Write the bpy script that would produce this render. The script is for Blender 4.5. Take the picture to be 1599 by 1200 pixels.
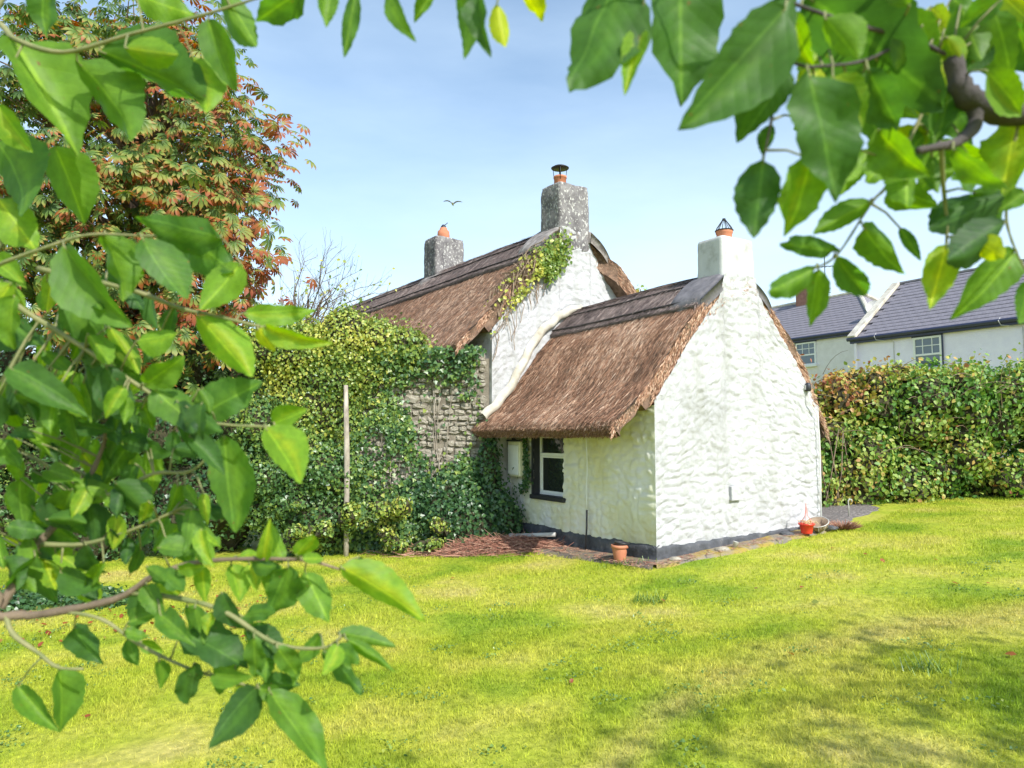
import bpy, bmesh, math, random
import numpy as np
from mathutils import Vector, Matrix
for o in list(bpy.data.objects): bpy.data.objects.remove(o)
scene = bpy.context.scene
R = math.radians

# ------------------------------------------------------------------ camera
FPX, CX, CY = 1100.0, 799.5, 600.0
PITCH = math.atan(80.0/FPX); CAMZ = 1.6
cam_data = bpy.data.cameras.new('camera'); cam = bpy.data.objects.new('camera', cam_data)
scene.collection.objects.link(cam); scene.camera = cam
cam.location = (0, 0, CAMZ); cam.rotation_euler = (math.pi/2 + PITCH, 0, 0)
cam_data.sensor_width = 36; cam_data.lens = 36*FPX/1599.0
cam_data.clip_start = 0.05; cam_data.clip_end = 3000
cam_data.dof.use_dof = True; cam_data.dof.focus_distance = 10.0; cam_data.dof.aperture_fstop = 6.0

# ------------------------------------------------------------------ sun and sky
SUN_EL = R(42); SUN_H = Vector((0.56, -0.83, 0)).normalized()
sun_dir = Vector((SUN_H.x*math.cos(SUN_EL), SUN_H.y*math.cos(SUN_EL), math.sin(SUN_EL)))
sd = bpy.data.lights.new('sun', 'SUN'); sd.energy = 3.9; sd.angle = R(0.55); sd.color = (1.0, 0.965, 0.90)
sun = bpy.data.objects.new('sun', sd); scene.collection.objects.link(sun)
sun.location = sun_dir*60; sun.rotation_euler = sun_dir.to_track_quat('Z', 'Y').to_euler()
world = bpy.data.worlds.new('World'); scene.world = world; world.use_nodes = True
wt = world.node_tree; wt.nodes.clear()
sky = wt.nodes.new('ShaderNodeTexSky'); sky.sky_type = 'NISHITA'; sky.sun_disc = False
sky.sun_elevation = SUN_EL; sky.sun_rotation = math.atan2(SUN_H.x, SUN_H.y)
sky.air_density = 1.0; sky.dust_density = 1.2; sky.ozone_density = 1.5
bg = wt.nodes.new('ShaderNodeBackground'); bg.inputs['Strength'].default_value = 0.14
wo = wt.nodes.new('ShaderNodeOutputWorld')
# thin high cloud: streaky noise on the sky direction, the same all the way round
tc = wt.nodes.new('ShaderNodeTexCoord'); mp = wt.nodes.new('ShaderNodeMapping')
mp.inputs['Scale'].default_value = (1.2, 2.2, 4.5); mp.inputs['Rotation'].default_value = (0.2, 0.35, 0.5)
nz = wt.nodes.new('ShaderNodeTexNoise'); nz.inputs['Scale'].default_value = 1.1; nz.inputs['Detail'].default_value = 7; nz.inputs['Roughness'].default_value = 0.55
rp = wt.nodes.new('ShaderNodeValToRGB'); rp.color_ramp.elements[0].position = 0.38; rp.color_ramp.elements[1].position = 0.85
rp.color_ramp.elements[1].color = (0.34, 0.34, 0.34, 1)
mx = wt.nodes.new('ShaderNodeMix'); mx.data_type = 'RGBA'; mx.inputs['B'].default_value = (5.3, 6.4, 7.3, 1)
wt.links.new(tc.outputs['Generated'], mp.inputs['Vector']); wt.links.new(mp.outputs['Vector'], nz.inputs['Vector'])
wt.links.new(nz.outputs['Fac'], rp.inputs['Fac'])
# the cloud veil is seen edge-on towards the horizon, so it thickens there all the way round
sz = wt.nodes.new('ShaderNodeSeparateXYZ'); wt.links.new(tc.outputs['Generated'], sz.inputs[0])
vr_ = wt.nodes.new('ShaderNodeMapRange'); vr_.inputs['From Min'].default_value = 0.0; vr_.inputs['From Max'].default_value = 0.56; vr_.inputs['To Min'].default_value = 0.70; vr_.inputs['To Max'].default_value = 0.0
wt.links.new(sz.outputs[2], vr_.inputs['Value']); ad_ = wt.nodes.new('ShaderNodeMath'); ad_.operation = 'ADD'; ad_.use_clamp = True
wt.links.new(rp.outputs['Color'], ad_.inputs[0]); wt.links.new(vr_.outputs['Result'], ad_.inputs[1]); wt.links.new(ad_.outputs[0], mx.inputs['Factor'])
tn_ = wt.nodes.new('ShaderNodeMix'); tn_.data_type = 'RGBA'; tn_.blend_type = 'MULTIPLY'; tn_.inputs['Factor'].default_value = 1; tn_.inputs['B'].default_value = (0.93, 1.045, 1.05, 1)
wt.links.new(sky.outputs['Color'], tn_.inputs['A']); wt.links.new(tn_.outputs['Result'], mx.inputs['A']); wt.links.new(mx.outputs['Result'], bg.inputs['Color'])
wt.links.new(bg.outputs['Background'], wo.inputs['Surface'])
scene.view_settings.view_transform = 'Standard'; scene.view_settings.look = 'None'
scene.view_settings.exposure = 0.68; scene.view_settings.gamma = 1.0

# ------------------------------------------------------------------ helpers
Fw = Vector((0, math.cos(PITCH), math.sin(PITCH))); Up = Vector((0, -math.sin(PITCH), math.cos(PITCH))); CAM = Vector((0, 0, CAMZ))
def ray(u, v): return Fw + Vector((1, 0, 0))*((u-CX)/FPX) + Up*((CY-v)/FPX)
def at_y(u, v, Y):
    r = ray(u, v); return CAM + r*(Y/r.y)
def at_d(u, v, d): return CAM + ray(u, v)*d
def proj(p):
    q = Vector(p)-CAM; z = q.dot(Fw)
    return CX + FPX*q.x/z, CY - FPX*q.dot(Up)/z
rng = np.random.default_rng(7)
random.seed(7)

def vhash(ix, iy, iz, seed):
    h = (ix*374761393 + iy*668265263 + iz*2147483647 + seed*1274126177) & 0xffffffff
    h = ((h ^ (h >> 13))*1274126177) & 0xffffffff
    h = h ^ (h >> 16)
    return (h & 0xffff)/65535.0
def vnoise(P, seed=0):
    P = np.asarray(P, float); i = np.floor(P).astype(np.int64); f = P-i; f = f*f*(3-2*f); out = 0
    for dx in (0, 1):
        for dy in (0, 1):
            for dz in (0, 1):
                w = (f[:, 0] if dx else 1-f[:, 0])*(f[:, 1] if dy else 1-f[:, 1])*(f[:, 2] if dz else 1-f[:, 2])
                out = out + w*vhash(i[:, 0]+dx, i[:, 1]+dy, i[:, 2]+dz, seed)
    return out*2-1
def fbm(P, seed=0, oct=4):
    P = np.asarray(P, float); o = 0; a = 1.0; s = 0
    for k in range(oct):
        o = o + a*vnoise(P*(2**k), seed+k*17); s += a; a *= 0.5
    return o/s
def cells(U, V, seed):            # distance to the nearest joint between random stones
    U = np.asarray(U); V = np.asarray(V); iu = np.floor(U).astype(np.int64); iv = np.floor(V).astype(np.int64)
    d1 = np.full(U.shape, 9.0); d2 = np.full(U.shape, 9.0); h1 = np.zeros(U.shape)
    for a in (-1, 0, 1):
        for b in (-1, 0, 1):
            cu = iu+a; cv = iv+b
            x = cu + 0.15+0.7*vhash(cu, cv, cu*0, seed); y = cv + 0.15+0.7*vhash(cu, cv, cu*0+1, seed)
            d = np.hypot(U-x, V-y); hh = vhash(cu, cv, cu*0+2, seed)
            n = d < d1; d2 = np.where(n, d1, np.minimum(d2, d)); h1 = np.where(n, hh, h1); d1 = np.where(n, d, d1)
    return d2-d1, h1

COL = scene.collection
def link(o, parent=None):
    COL.objects.link(o)
    if parent is not None: o.parent = parent
    return o
def tag(o, label=None, cat=None, group=None, kind=None):
    if label: o['label'] = label
    if cat: o['category'] = cat
    if group: o['group'] = group
    if kind: o['kind'] = kind
    return o
def thing(name, label, cat, loc=(0, 0, 0), group=None):
    o = bpy.data.objects.new(name, None); o.empty_display_size = 0.1; link(o); o.location = loc
    return tag(o, label, cat, group)
def place(o, parent):            # parent an object whose mesh is in world coordinates
    o.parent = parent
    if parent is not None:
        top = parent; off = Vector(parent.location)
        while top.parent is not None:
            top = top.parent; off = off + top.location
        o.location = Vector(o.location) - off
    return o
def mesh_np(name, V, F, mat, parent=None, smooth=False, attrs=None):
    """V (n,3) F (m,k) arrays, world coordinates"""
    V = np.ascontiguousarray(V, np.float32); F = np.ascontiguousarray(F, np.int32)
    me = bpy.data.meshes.new(name); n, k = F.shape
    me.vertices.add(len(V)); me.vertices.foreach_set('co', V.ravel())
    me.loops.add(n*k); me.loops.foreach_set('vertex_index', F.ravel())
    me.polygons.add(n); me.polygons.foreach_set('loop_start', np.arange(0, n*k, k, dtype=np.int32))
    if smooth: me.polygons.foreach_set('use_smooth', np.ones(n, bool))
    me.update(calc_edges=True)
    if attrs:
        for an, av in attrs.items():
            a = me.attributes.new(an, 'FLOAT', 'POINT'); a.data.foreach_set('value', np.ascontiguousarray(av, np.float32))
    me.materials.append(mat)
    o = bpy.data.objects.new(name, me); COL.objects.link(o)
    if parent is not None: place(o, parent)
    return o
class MB:
    def __init__(s): s.v = []; s.f = []
    def quad_box(s, c, ax, ay, az):          # centre and three half-axis vectors
        c = Vector(c); b = len(s.v)
        for k in (-1, 1):
            for j in (-1, 1):
                for i in (-1, 1): s.v.append(c+ax*i+ay*j+az*k)
        for q in ((0, 2, 3, 1), (4, 5, 7, 6), (0, 1, 5, 4), (2, 6, 7, 3), (0, 4, 6, 2), (1, 3, 7, 5)): s.f.append([b+x for x in q])
    def tube(s, pts, rad, n=8, cap=True):
        pts = [Vector(p) for p in pts]; m = len(pts)
        if not hasattr(rad, '__len__'): rad = [rad]*m
        b = len(s.v); prev = None
        for i, p in enumerate(pts):
            d = (pts[min(i+1, m-1)]-pts[max(i-1, 0)]).normalized()
            a = prev if prev is not None else (Vector((0, 0, 1)) if abs(d.z) < 0.9 else Vector((1, 0, 0)))
            x = (a - d*a.dot(d)).normalized(); prev = x; y = d.cross(x)
            for k in range(n):
                t = 2*math.pi*k/n; s.v.append(p+(x*math.cos(t)+y*math.sin(t))*rad[i])
        for i in range(m-1):
            for k in range(n):
                s.f.append([b+i*n+k, b+i*n+(k+1) % n, b+(i+1)*n+(k+1) % n, b+(i+1)*n+k])
        if cap:
            s.f.append([b+k for k in range(n)][::-1]); s.f.append([b+(m-1)*n+k for k in range(n)])
    def lathe(s, prof, c, n=24, tilt=None):
        c = Vector(c); b = len(s.v); m = len(prof)
        for (r, z) in prof:
            for k in range(n):
                t = 2*math.pi*k/n; p = Vector((r*math.cos(t), r*math.sin(t), z))
                if tilt is not None: p = tilt @ p
                s.v.append(c+p)
        for i in range(m-1):
            for k in range(n): s.f.append([b+i*n+k, b+i*n+(k+1) % n, b+(i+1)*n+(k+1) % n, b+(i+1)*n+k])
    def poly(s, pts):
        b = len(s.v); s.v += [Vector(p) for p in pts]; s.f.append(list(range(b, b+len(pts))))
    def build(s, name, mat, parent=None, smooth=False, bevel=0):
        me = bpy.data.meshes.new(name); me.from_pydata([tuple(p) for p in s.v], [], s.f); me.update()
        if bevel:
            bm = bmesh.new(); bm.from_mesh(me); bmesh.ops.bevel(bm, geom=bm.edges[:], offset=bevel, segments=1, affect='EDGES', clamp_overlap=True)
            bm.to_mesh(me); bm.free()
        if smooth:
            for p in me.polygons: p.use_smooth = True
        me.materials.append(mat)
        o = bpy.data.objects.new(name, me); COL.objects.link(o)
        if parent is not None: place(o, parent)
        return o

# ------------------------------------------------------------------ materials
def newmat(name):
    m = bpy.data.materials.new(name); m.use_nodes = True; nt = m.node_tree
    return m, nt, nt.nodes['Principled BSDF'], nt.nodes['Material Output']
def ramp(nt, stops):
    r = nt.nodes.new('ShaderNodeValToRGB'); e = r.color_ramp.elements
    while len(e) > len(stops): e.remove(e[-1])
    while len(e) < len(stops): e.new(0.5)
    for k, (p, c) in enumerate(stops):
        e[k].position = p; e[k].color = (c[0], c[1], c[2], 1)
    return r
def noise(nt, scale, detail=4, rough=0.55, vec=None, stretch=None, coord='Object'):
    n = nt.nodes.new('ShaderNodeTexNoise'); n.inputs['Scale'].default_value = scale; n.inputs['Detail'].default_value = detail; n.inputs['Roughness'].default_value = rough
    t = nt.nodes.new('ShaderNodeTexCoord'); src = t.outputs[coord]
    if stretch:
        mpn = nt.nodes.new('ShaderNodeMapping'); mpn.inputs['Scale'].default_value = stretch; nt.links.new(src, mpn.inputs['Vector']); src = mpn.outputs['Vector']
    nt.links.new(src, n.inputs['Vector']); return n
def bump(nt, b, height, strength, dist):
    n = nt.nodes.new('ShaderNodeBump'); n.inputs['Strength'].default_value = strength; n.inputs['Distance'].default_value = dist
    nt.links.new(height, n.inputs['Height']); nt.links.new(n.outputs['Normal'], b.inputs['Normal'])
def mat_noise(name, stops, scale, rough=0.85, bstr=0.4, bdist=0.01, bscale=None, stretch=None, metal=0, detail=5):
    m, nt, b, out = newmat(name)
    n = noise(nt, scale, detail, 0.6, stretch=stretch); r = ramp(nt, stops)
    nt.links.new(n.outputs['Fac'], r.inputs['Fac']); nt.links.new(r.outputs['Color'], b.inputs['Base Color'])
    b.inputs['Roughness'].default_value = rough; b.inputs['Metallic'].default_value = metal
    if bstr:
        n2 = noise(nt, bscale or scale*4, 6, 0.65, stretch=stretch); bump(nt, b, n2.outputs['Fac'], bstr, bdist)
    return m
def mat_tone(name, stops, rough=0.6, trans=0.0, trans_col=None, random_amt=0.0, spec=0.4, veins=False):
    """colour from the mesh attribute tone (own colour; foreground leaves add painted shade), optional translucency"""
    m, nt, b, out = newmat(name)
    a = nt.nodes.new('ShaderNodeAttribute'); a.attribute_name = 'tone'; fac = a.outputs['Fac']
    if random_amt:
        oi = nt.nodes.new('ShaderNodeObjectInfo'); ma = nt.nodes.new('ShaderNodeMath'); ma.operation = 'MULTIPLY_ADD'
        ma.inputs[1].default_value = random_amt; nt.links.new(oi.outputs['Random'], ma.inputs[0]); nt.links.new(fac, ma.inputs[2]); fac = ma.outputs[0]
    r = ramp(nt, stops); nt.links.new(fac, r.inputs['Fac']); col = r.outputs['Color']
    if veins:
        tcv = nt.nodes.new('ShaderNodeTexCoord'); sx = nt.nodes.new('ShaderNodeSeparateXYZ'); nt.links.new(tcv.outputs['Object'], sx.inputs[0])
        def vm(op, p, q=None):
            k = nt.nodes.new('ShaderNodeMath'); k.operation = op
            for i_, x_ in enumerate((p, q)):
                if x_ is None: continue
                if isinstance(x_, (int, float)): k.inputs[i_].default_value = x_
                else: nt.links.new(x_, k.inputs[i_])
            return k.outputs[0]
        vn = vm('POWER', vm('ABSOLUTE', vm('SINE', vm('MULTIPLY', vm('SUBTRACT', sx.outputs[1], vm('MULTIPLY', vm('ABSOLUTE', sx.outputs[0]), 0.55)), 27.0))), 0.35)
        bump(nt, b, vn, 0.07, 0.01)
        vr = ramp(nt, [(0.3, (1.3, 1.25, 1.2)), (0.6, (0.96, 0.96, 0.96))]); nt.links.new(vn, vr.inputs['Fac'])
        mv = nt.nodes.new('ShaderNodeMix'); mv.data_type = 'RGBA'; mv.blend_type = 'MULTIPLY'; mv.inputs['Factor'].default_value = 0.38
        nt.links.new(col, mv.inputs['A']); nt.links.new(vr.outputs['Color'], mv.inputs['B']); col = mv.outputs['Result']
        rib = ramp(nt, [(0.012, (1.75, 1.55, 1.5)), (0.03, (1, 1, 1))]); nt.links.new(vm('ABSOLUTE', sx.outputs[0]), rib.inputs['Fac'])
        mrb = nt.nodes.new('ShaderNodeMix'); mrb.data_type = 'RGBA'; mrb.blend_type = 'MULTIPLY'; mrb.inputs['Factor'].default_value = 0.8; nt.links.new(col, mrb.inputs['A']); nt.links.new(rib.outputs['Color'], mrb.inputs['B']); col = mrb.outputs['Result']
        sp = noise(nt, 11, 3, 0.5); spr = ramp(nt, [(0.70, (0, 0, 0)), (0.74, (1, 1, 1))]); nt.links.new(sp.outputs['Fac'], spr.inputs['Fac'])
        ms_ = nt.nodes.new('ShaderNodeMix'); ms_.data_type = 'RGBA'; ms_.inputs['B'].default_value = (0.20, 0.12, 0.04, 1); nt.links.new(spr.outputs['Color'], ms_.inputs['Factor']); nt.links.new(col, ms_.inputs['A']); col = ms_.outputs['Result']
        n = noise(nt, 6, 9, 0.72); hs = nt.nodes.new('ShaderNodeHueSaturation'); mr = nt.nodes.new('ShaderNodeMapRange')
        mr.inputs['To Min'].default_value = 0.45; mr.inputs['To Max'].default_value = 1.5
        nt.links.new(n.outputs['Fac'], mr.inputs['Value']); nt.links.new(mr.outputs['Result'], hs.inputs['Value']); nt.links.new(col, hs.inputs['Color']); col = hs.outputs['Color']
    nt.links.new(col, b.inputs['Base Color']); b.inputs['Roughness'].default_value = rough; b.inputs['Specular IOR Level'].default_value = spec
    if trans:
        tr = nt.nodes.new('ShaderNodeBsdfTranslucent'); ms = nt.nodes.new('ShaderNodeMixShader'); ms.inputs['Fac'].default_value = trans
        hs = nt.nodes.new('ShaderNodeHueSaturation'); hs.inputs['Saturation'].default_value = 1.12; hs.inputs['Value'].default_value = 1.6
        nt.links.new(col, hs.inputs['Color'])
        mc = nt.nodes.new('ShaderNodeMix'); mc.data_type = 'RGBA'; mc.blend_type = 'MULTIPLY'; mc.inputs['Factor'].default_value = 1
        mc.inputs['B'].default_value = (*(trans_col or (1, 1, 1)), 1); nt.links.new(hs.outputs['Color'], mc.inputs['A'])
        nt.links.new(mc.outputs['Result'], tr.inputs['Color'])
        nt.links.new(b.outputs['BSDF'], ms.inputs[1]); nt.links.new(tr.outputs['BSDF'], ms.inputs[2]); nt.links.new(ms.outputs['Shader'], out.inputs['Surface'])
    return m
def mat_plain(name, c, rough=0.6, metal=0, var=0.12):
    lo = [x*(1-var) for x in c]; hi = [min(1, x*(1+var)) for x in c]
    return mat_noise(name, [(0.3, lo), (0.7, hi)], 9, rough, 0.15, 0.003, 60, metal=metal)

def limewash():
    m, nt, b, out = newmat('limewash')
    n = noise(nt, 1.3, 8, 0.65); r = ramp(nt, [(0.34, (0.38, 0.38, 0.38)), (0.45, (0.465, 0.465, 0.48)), (0.62, (0.505, 0.505, 0.525))])
    nt.links.new(n.outputs['Fac'], r.inputs['Fac'])
    n3 = noise(nt, 26, 8, 0.75); r3 = ramp(nt, [(0.26, (0.35, 0.33, 0.28)), (0.36, (1, 1, 1))]); nt.links.new(n3.outputs['Fac'], r3.inputs['Fac'])
    mm = nt.nodes.new('ShaderNodeMix'); mm.data_type = 'RGBA'; mm.blend_type = 'MULTIPLY'; mm.inputs['Factor'].default_value = 0.6
    nt.links.new(r.outputs['Color'], mm.inputs['A']); nt.links.new(r3.outputs['Color'], mm.inputs['B']); 
    n4 = noise(nt, 3.2, 6, 0.6, stretch=(1, 1, 0.22)); r4 = ramp(nt, [(0.36, (0.80, 0.80, 0.74)), (0.52, (1, 1, 1))]); nt.links.new(n4.outputs['Fac'], r4.inputs['Fac'])
    m4 = nt.nodes.new('ShaderNodeMix'); m4.data_type = 'RGBA'; m4.blend_type = 'MULTIPLY'; m4.inputs['Factor'].default_value = 0.7; nt.links.new(mm.outputs['Result'], m4.inputs['A']); nt.links.new(r4.outputs['Color'], m4.inputs['B']); nt.links.new(m4.outputs['Result'], b.inputs['Base Color'])
    b.inputs['Roughness'].default_value = 0.92; n2 = noise(nt, 17, 9, 0.74, stretch=(1, 1, 1.25)); vo = nt.nodes.new('ShaderNodeTexVoronoi'); vo.inputs['Scale'].default_value = 11; vo.feature = 'SMOOTH_F1'; vo.inputs['Smoothness'].default_value = 0.35
    tv = nt.nodes.new('ShaderNodeTexCoord'); dv = nt.nodes.new('ShaderNodeMix'); dv.data_type = 'RGBA'; dv.inputs['Factor'].default_value = 0.09; nt.links.new(tv.outputs['Object'], dv.inputs['A']); nt.links.new(n2.outputs['Color'], dv.inputs['B']); nt.links.new(dv.outputs['Result'], vo.inputs['Vector'])
    sm = nt.nodes.new('ShaderNodeMath'); sm.operation = 'SUBTRACT'; nt.links.new(n2.outputs['Fac'], sm.inputs[0]); vs = nt.nodes.new('ShaderNodeMath'); vs.operation = 'MULTIPLY'; vs.inputs[1].default_value = 0.45; nt.links.new(vo.outputs['Distance'], vs.inputs[0]); nt.links.new(vs.outputs[0], sm.inputs[1]); bump(nt, b, sm.outputs[0], 0.7, 0.032)
    return m
def limewash_bounce():           # sheltered limewash; ragged yellow patches paint in light bounced off the lawn
    m, nt, b, out = newmat('limewash_bounce')
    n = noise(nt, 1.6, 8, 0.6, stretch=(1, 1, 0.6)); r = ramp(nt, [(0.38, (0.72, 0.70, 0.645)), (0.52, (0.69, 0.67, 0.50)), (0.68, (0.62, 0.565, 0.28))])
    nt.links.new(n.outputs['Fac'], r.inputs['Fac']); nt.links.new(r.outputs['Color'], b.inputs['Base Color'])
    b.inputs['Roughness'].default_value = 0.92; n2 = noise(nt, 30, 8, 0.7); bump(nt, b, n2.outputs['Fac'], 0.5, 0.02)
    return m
def lichen_render():
    m, nt, b, out = newmat('lichened_render')
    n = noise(nt, 5, 6, 0.6); r = ramp(nt, [(0.35, (0.11, 0.10, 0.105)), (0.65, (0.25, 0.235, 0.235))]); nt.links.new(n.outputs['Fac'], r.inputs['Fac'])
    n2 = noise(nt, 24, 5, 0.62, stretch=(1, 1, 0.7)); r2 = ramp(nt, [(0.55, (0, 0, 0)), (0.64, (1, 1, 1))]); nt.links.new(n2.outputs['Fac'], r2.inputs['Fac'])
    mm = nt.nodes.new('ShaderNodeMix'); mm.data_type = 'RGBA'; mm.inputs['B'].default_value = (0.54, 0.53, 0.50, 1)
    nt.links.new(r2.outputs['Color'], mm.inputs['Factor']); nt.links.new(r.outputs['Color'], mm.inputs['A']); nt.links.new(mm.outputs['Result'], b.inputs['Base Color'])
    b.inputs['Roughness'].default_value = 0.95; n3 = noise(nt, 45, 6, 0.7); bump(nt, b, n3.outputs['Fac'], 0.6, 0.02)
    return m
def lawn_colour(nt, b, dark=1.0):
    """turf colour by place: green, dry straw patches and the worn track"""
    g = nt.nodes.new('ShaderNodeNewGeometry'); pos = g.outputs['Position']
    def nn(scale, det, stretch):
        n = nt.nodes.new('ShaderNodeTexNoise'); n.inputs['Scale'].default_value = scale; n.inputs['Detail'].default_value = det
        mpn = nt.nodes.new('ShaderNodeMapping'); mpn.inputs['Scale'].default_value = stretch; nt.links.new(pos, mpn.inputs['Vector']); nt.links.new(mpn.outputs['Vector'], n.inputs['Vector']); return n.outputs['Fac']
    r = ramp(nt, [(0.35, (0.28*dark, 0.40*dark, 0.03*dark)), (0.47, (0.47*dark, 0.53*dark, 0.05*dark)), (0.57, (0.57*dark, 0.57*dark, 0.085*dark)), (0.70, (0.64*dark, 0.56*dark, 0.17*dark))])
    nt.links.new(nn(0.75, 6, (1, 1.1, 0.2)), r.inputs['Fac'])
    # worn track: distance from a line on the ground, broken by noise
    sep = nt.nodes.new('ShaderNodeSeparateXYZ'); nt.links.new(pos, sep.inputs[0])
    def mth(op, a, bb=None, c=None):
        m = nt.nodes.new('ShaderNodeMath'); m.operation = op
        for i, x in enumerate((a, bb, c)):
            if x is None: continue
            if isinstance(x, (int, float)): m.inputs[i].default_value = x
            else: nt.links.new(x, m.inputs[i])
        return m.outputs[0]
    x, y = sep.outputs[0], sep.outputs[1]
    # centre line  y = 3.2 + 2.3*(1-exp(-(x-0.25)*1.1)) + .12x   (curves from the near lawn to the right)
    e = mth('POWER', 2.718, mth('MULTIPLY', mth('MAXIMUM', mth('SUBTRACT', x, 0.22), -1.2), -1.05))
    cy = mth('ADD', mth('MULTIPLY', mth('SUBTRACT', 1.0, e), 2.25), mth('ADD', 3.15, mth('MULTIPLY', x, 0.13)))
    dist = mth('ABSOLUTE', mth('SUBTRACT', y, cy))
    w = mth('SUBTRACT', mth('ADD', 0.10, mth('MULTIPLY', nn(2.2, 5, (1, 1, 1)), 0.95)), mth('MULTIPLY', dist, 1.15))
    mrn = nt.nodes.new('ShaderNodeMapRange'); mrn.inputs['From Min'].default_value = 0.1; mrn.inputs['From Max'].default_value = 0.7; nt.links.new(w, mrn.inputs['Value'])
    mm = nt.nodes.new('ShaderNodeMix'); mm.data_type = 'RGBA'; mm.inputs['B'].default_value = (0.62*dark, 0.53*dark, 0.17*dark, 1)
    nt.links.new(mth('MULTIPLY', mrn.outputs['Result'], 0.7), mm.inputs['Factor']); nt.links.new(r.outputs['Color'], mm.inputs['A'])
    fine = ramp(nt, [(0.3, (0.55, 0.6, 0.5)), (0.65, (1.12, 1.1, 1.1))]); nt.links.new(nn(17, 5, (1, 1, 1)), fine.inputs['Fac'])
    m2 = nt.nodes.new('ShaderNodeMix'); m2.data_type = 'RGBA'; m2.blend_type = 'MULTIPLY'; m2.inputs['Factor'].default_value = 0.8
    nt.links.new(mm.outputs['Result'], m2.inputs['A']); nt.links.new(fine.outputs['Color'], m2.inputs['B'])
    return m2.outputs['Result']
def mat_lawn(name, blade):
    m, nt, b, out = newmat(name); col = lawn_colour(nt, b, 1.0 if blade else 0.8)
    if blade:
        a = nt.nodes.new('ShaderNodeAttribute'); a.attribute_name = 'tone'
        hs = nt.nodes.new('ShaderNodeHueSaturation'); nt.links.new(a.outputs['Fac'], hs.inputs['Value']); nt.links.new(col, hs.inputs['Color']); col = hs.outputs['Color']
    nt.links.new(col, b.inputs['Base Color']); b.inputs['Roughness'].default_value = 0.75; b.inputs['Specular IOR Level'].default_value = 0.2
    if blade:
        tr = nt.nodes.new('ShaderNodeBsdfTranslucent'); ms = nt.nodes.new('ShaderNodeMixShader'); ms.inputs['Fac'].default_value = 0.4
        nt.links.new(col, tr.inputs['Color']); nt.links.new(b.outputs['BSDF'], ms.inputs[1]); nt.links.new(tr.outputs['BSDF'], ms.inputs[2]); nt.links.new(ms.outputs['Shader'], out.inputs['Surface'])
    else:
        n2 = noise(nt, 40, 5, 0.7); bump(nt, b, n2.outputs['Fac'], 0.8, 0.02)
    return m
def glass_mat(name, c):
    m, nt, b, out = newmat(name); b.inputs['Base Color'].default_value = (*c, 1); b.inputs['Roughness'].default_value = 0.04; b.inputs['Specular IOR Level'].default_value = 0.8
    n = noise(nt, 3, 2); bump(nt, b, n.outputs['Fac'], 0.05, 0.01)
    return m
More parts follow.
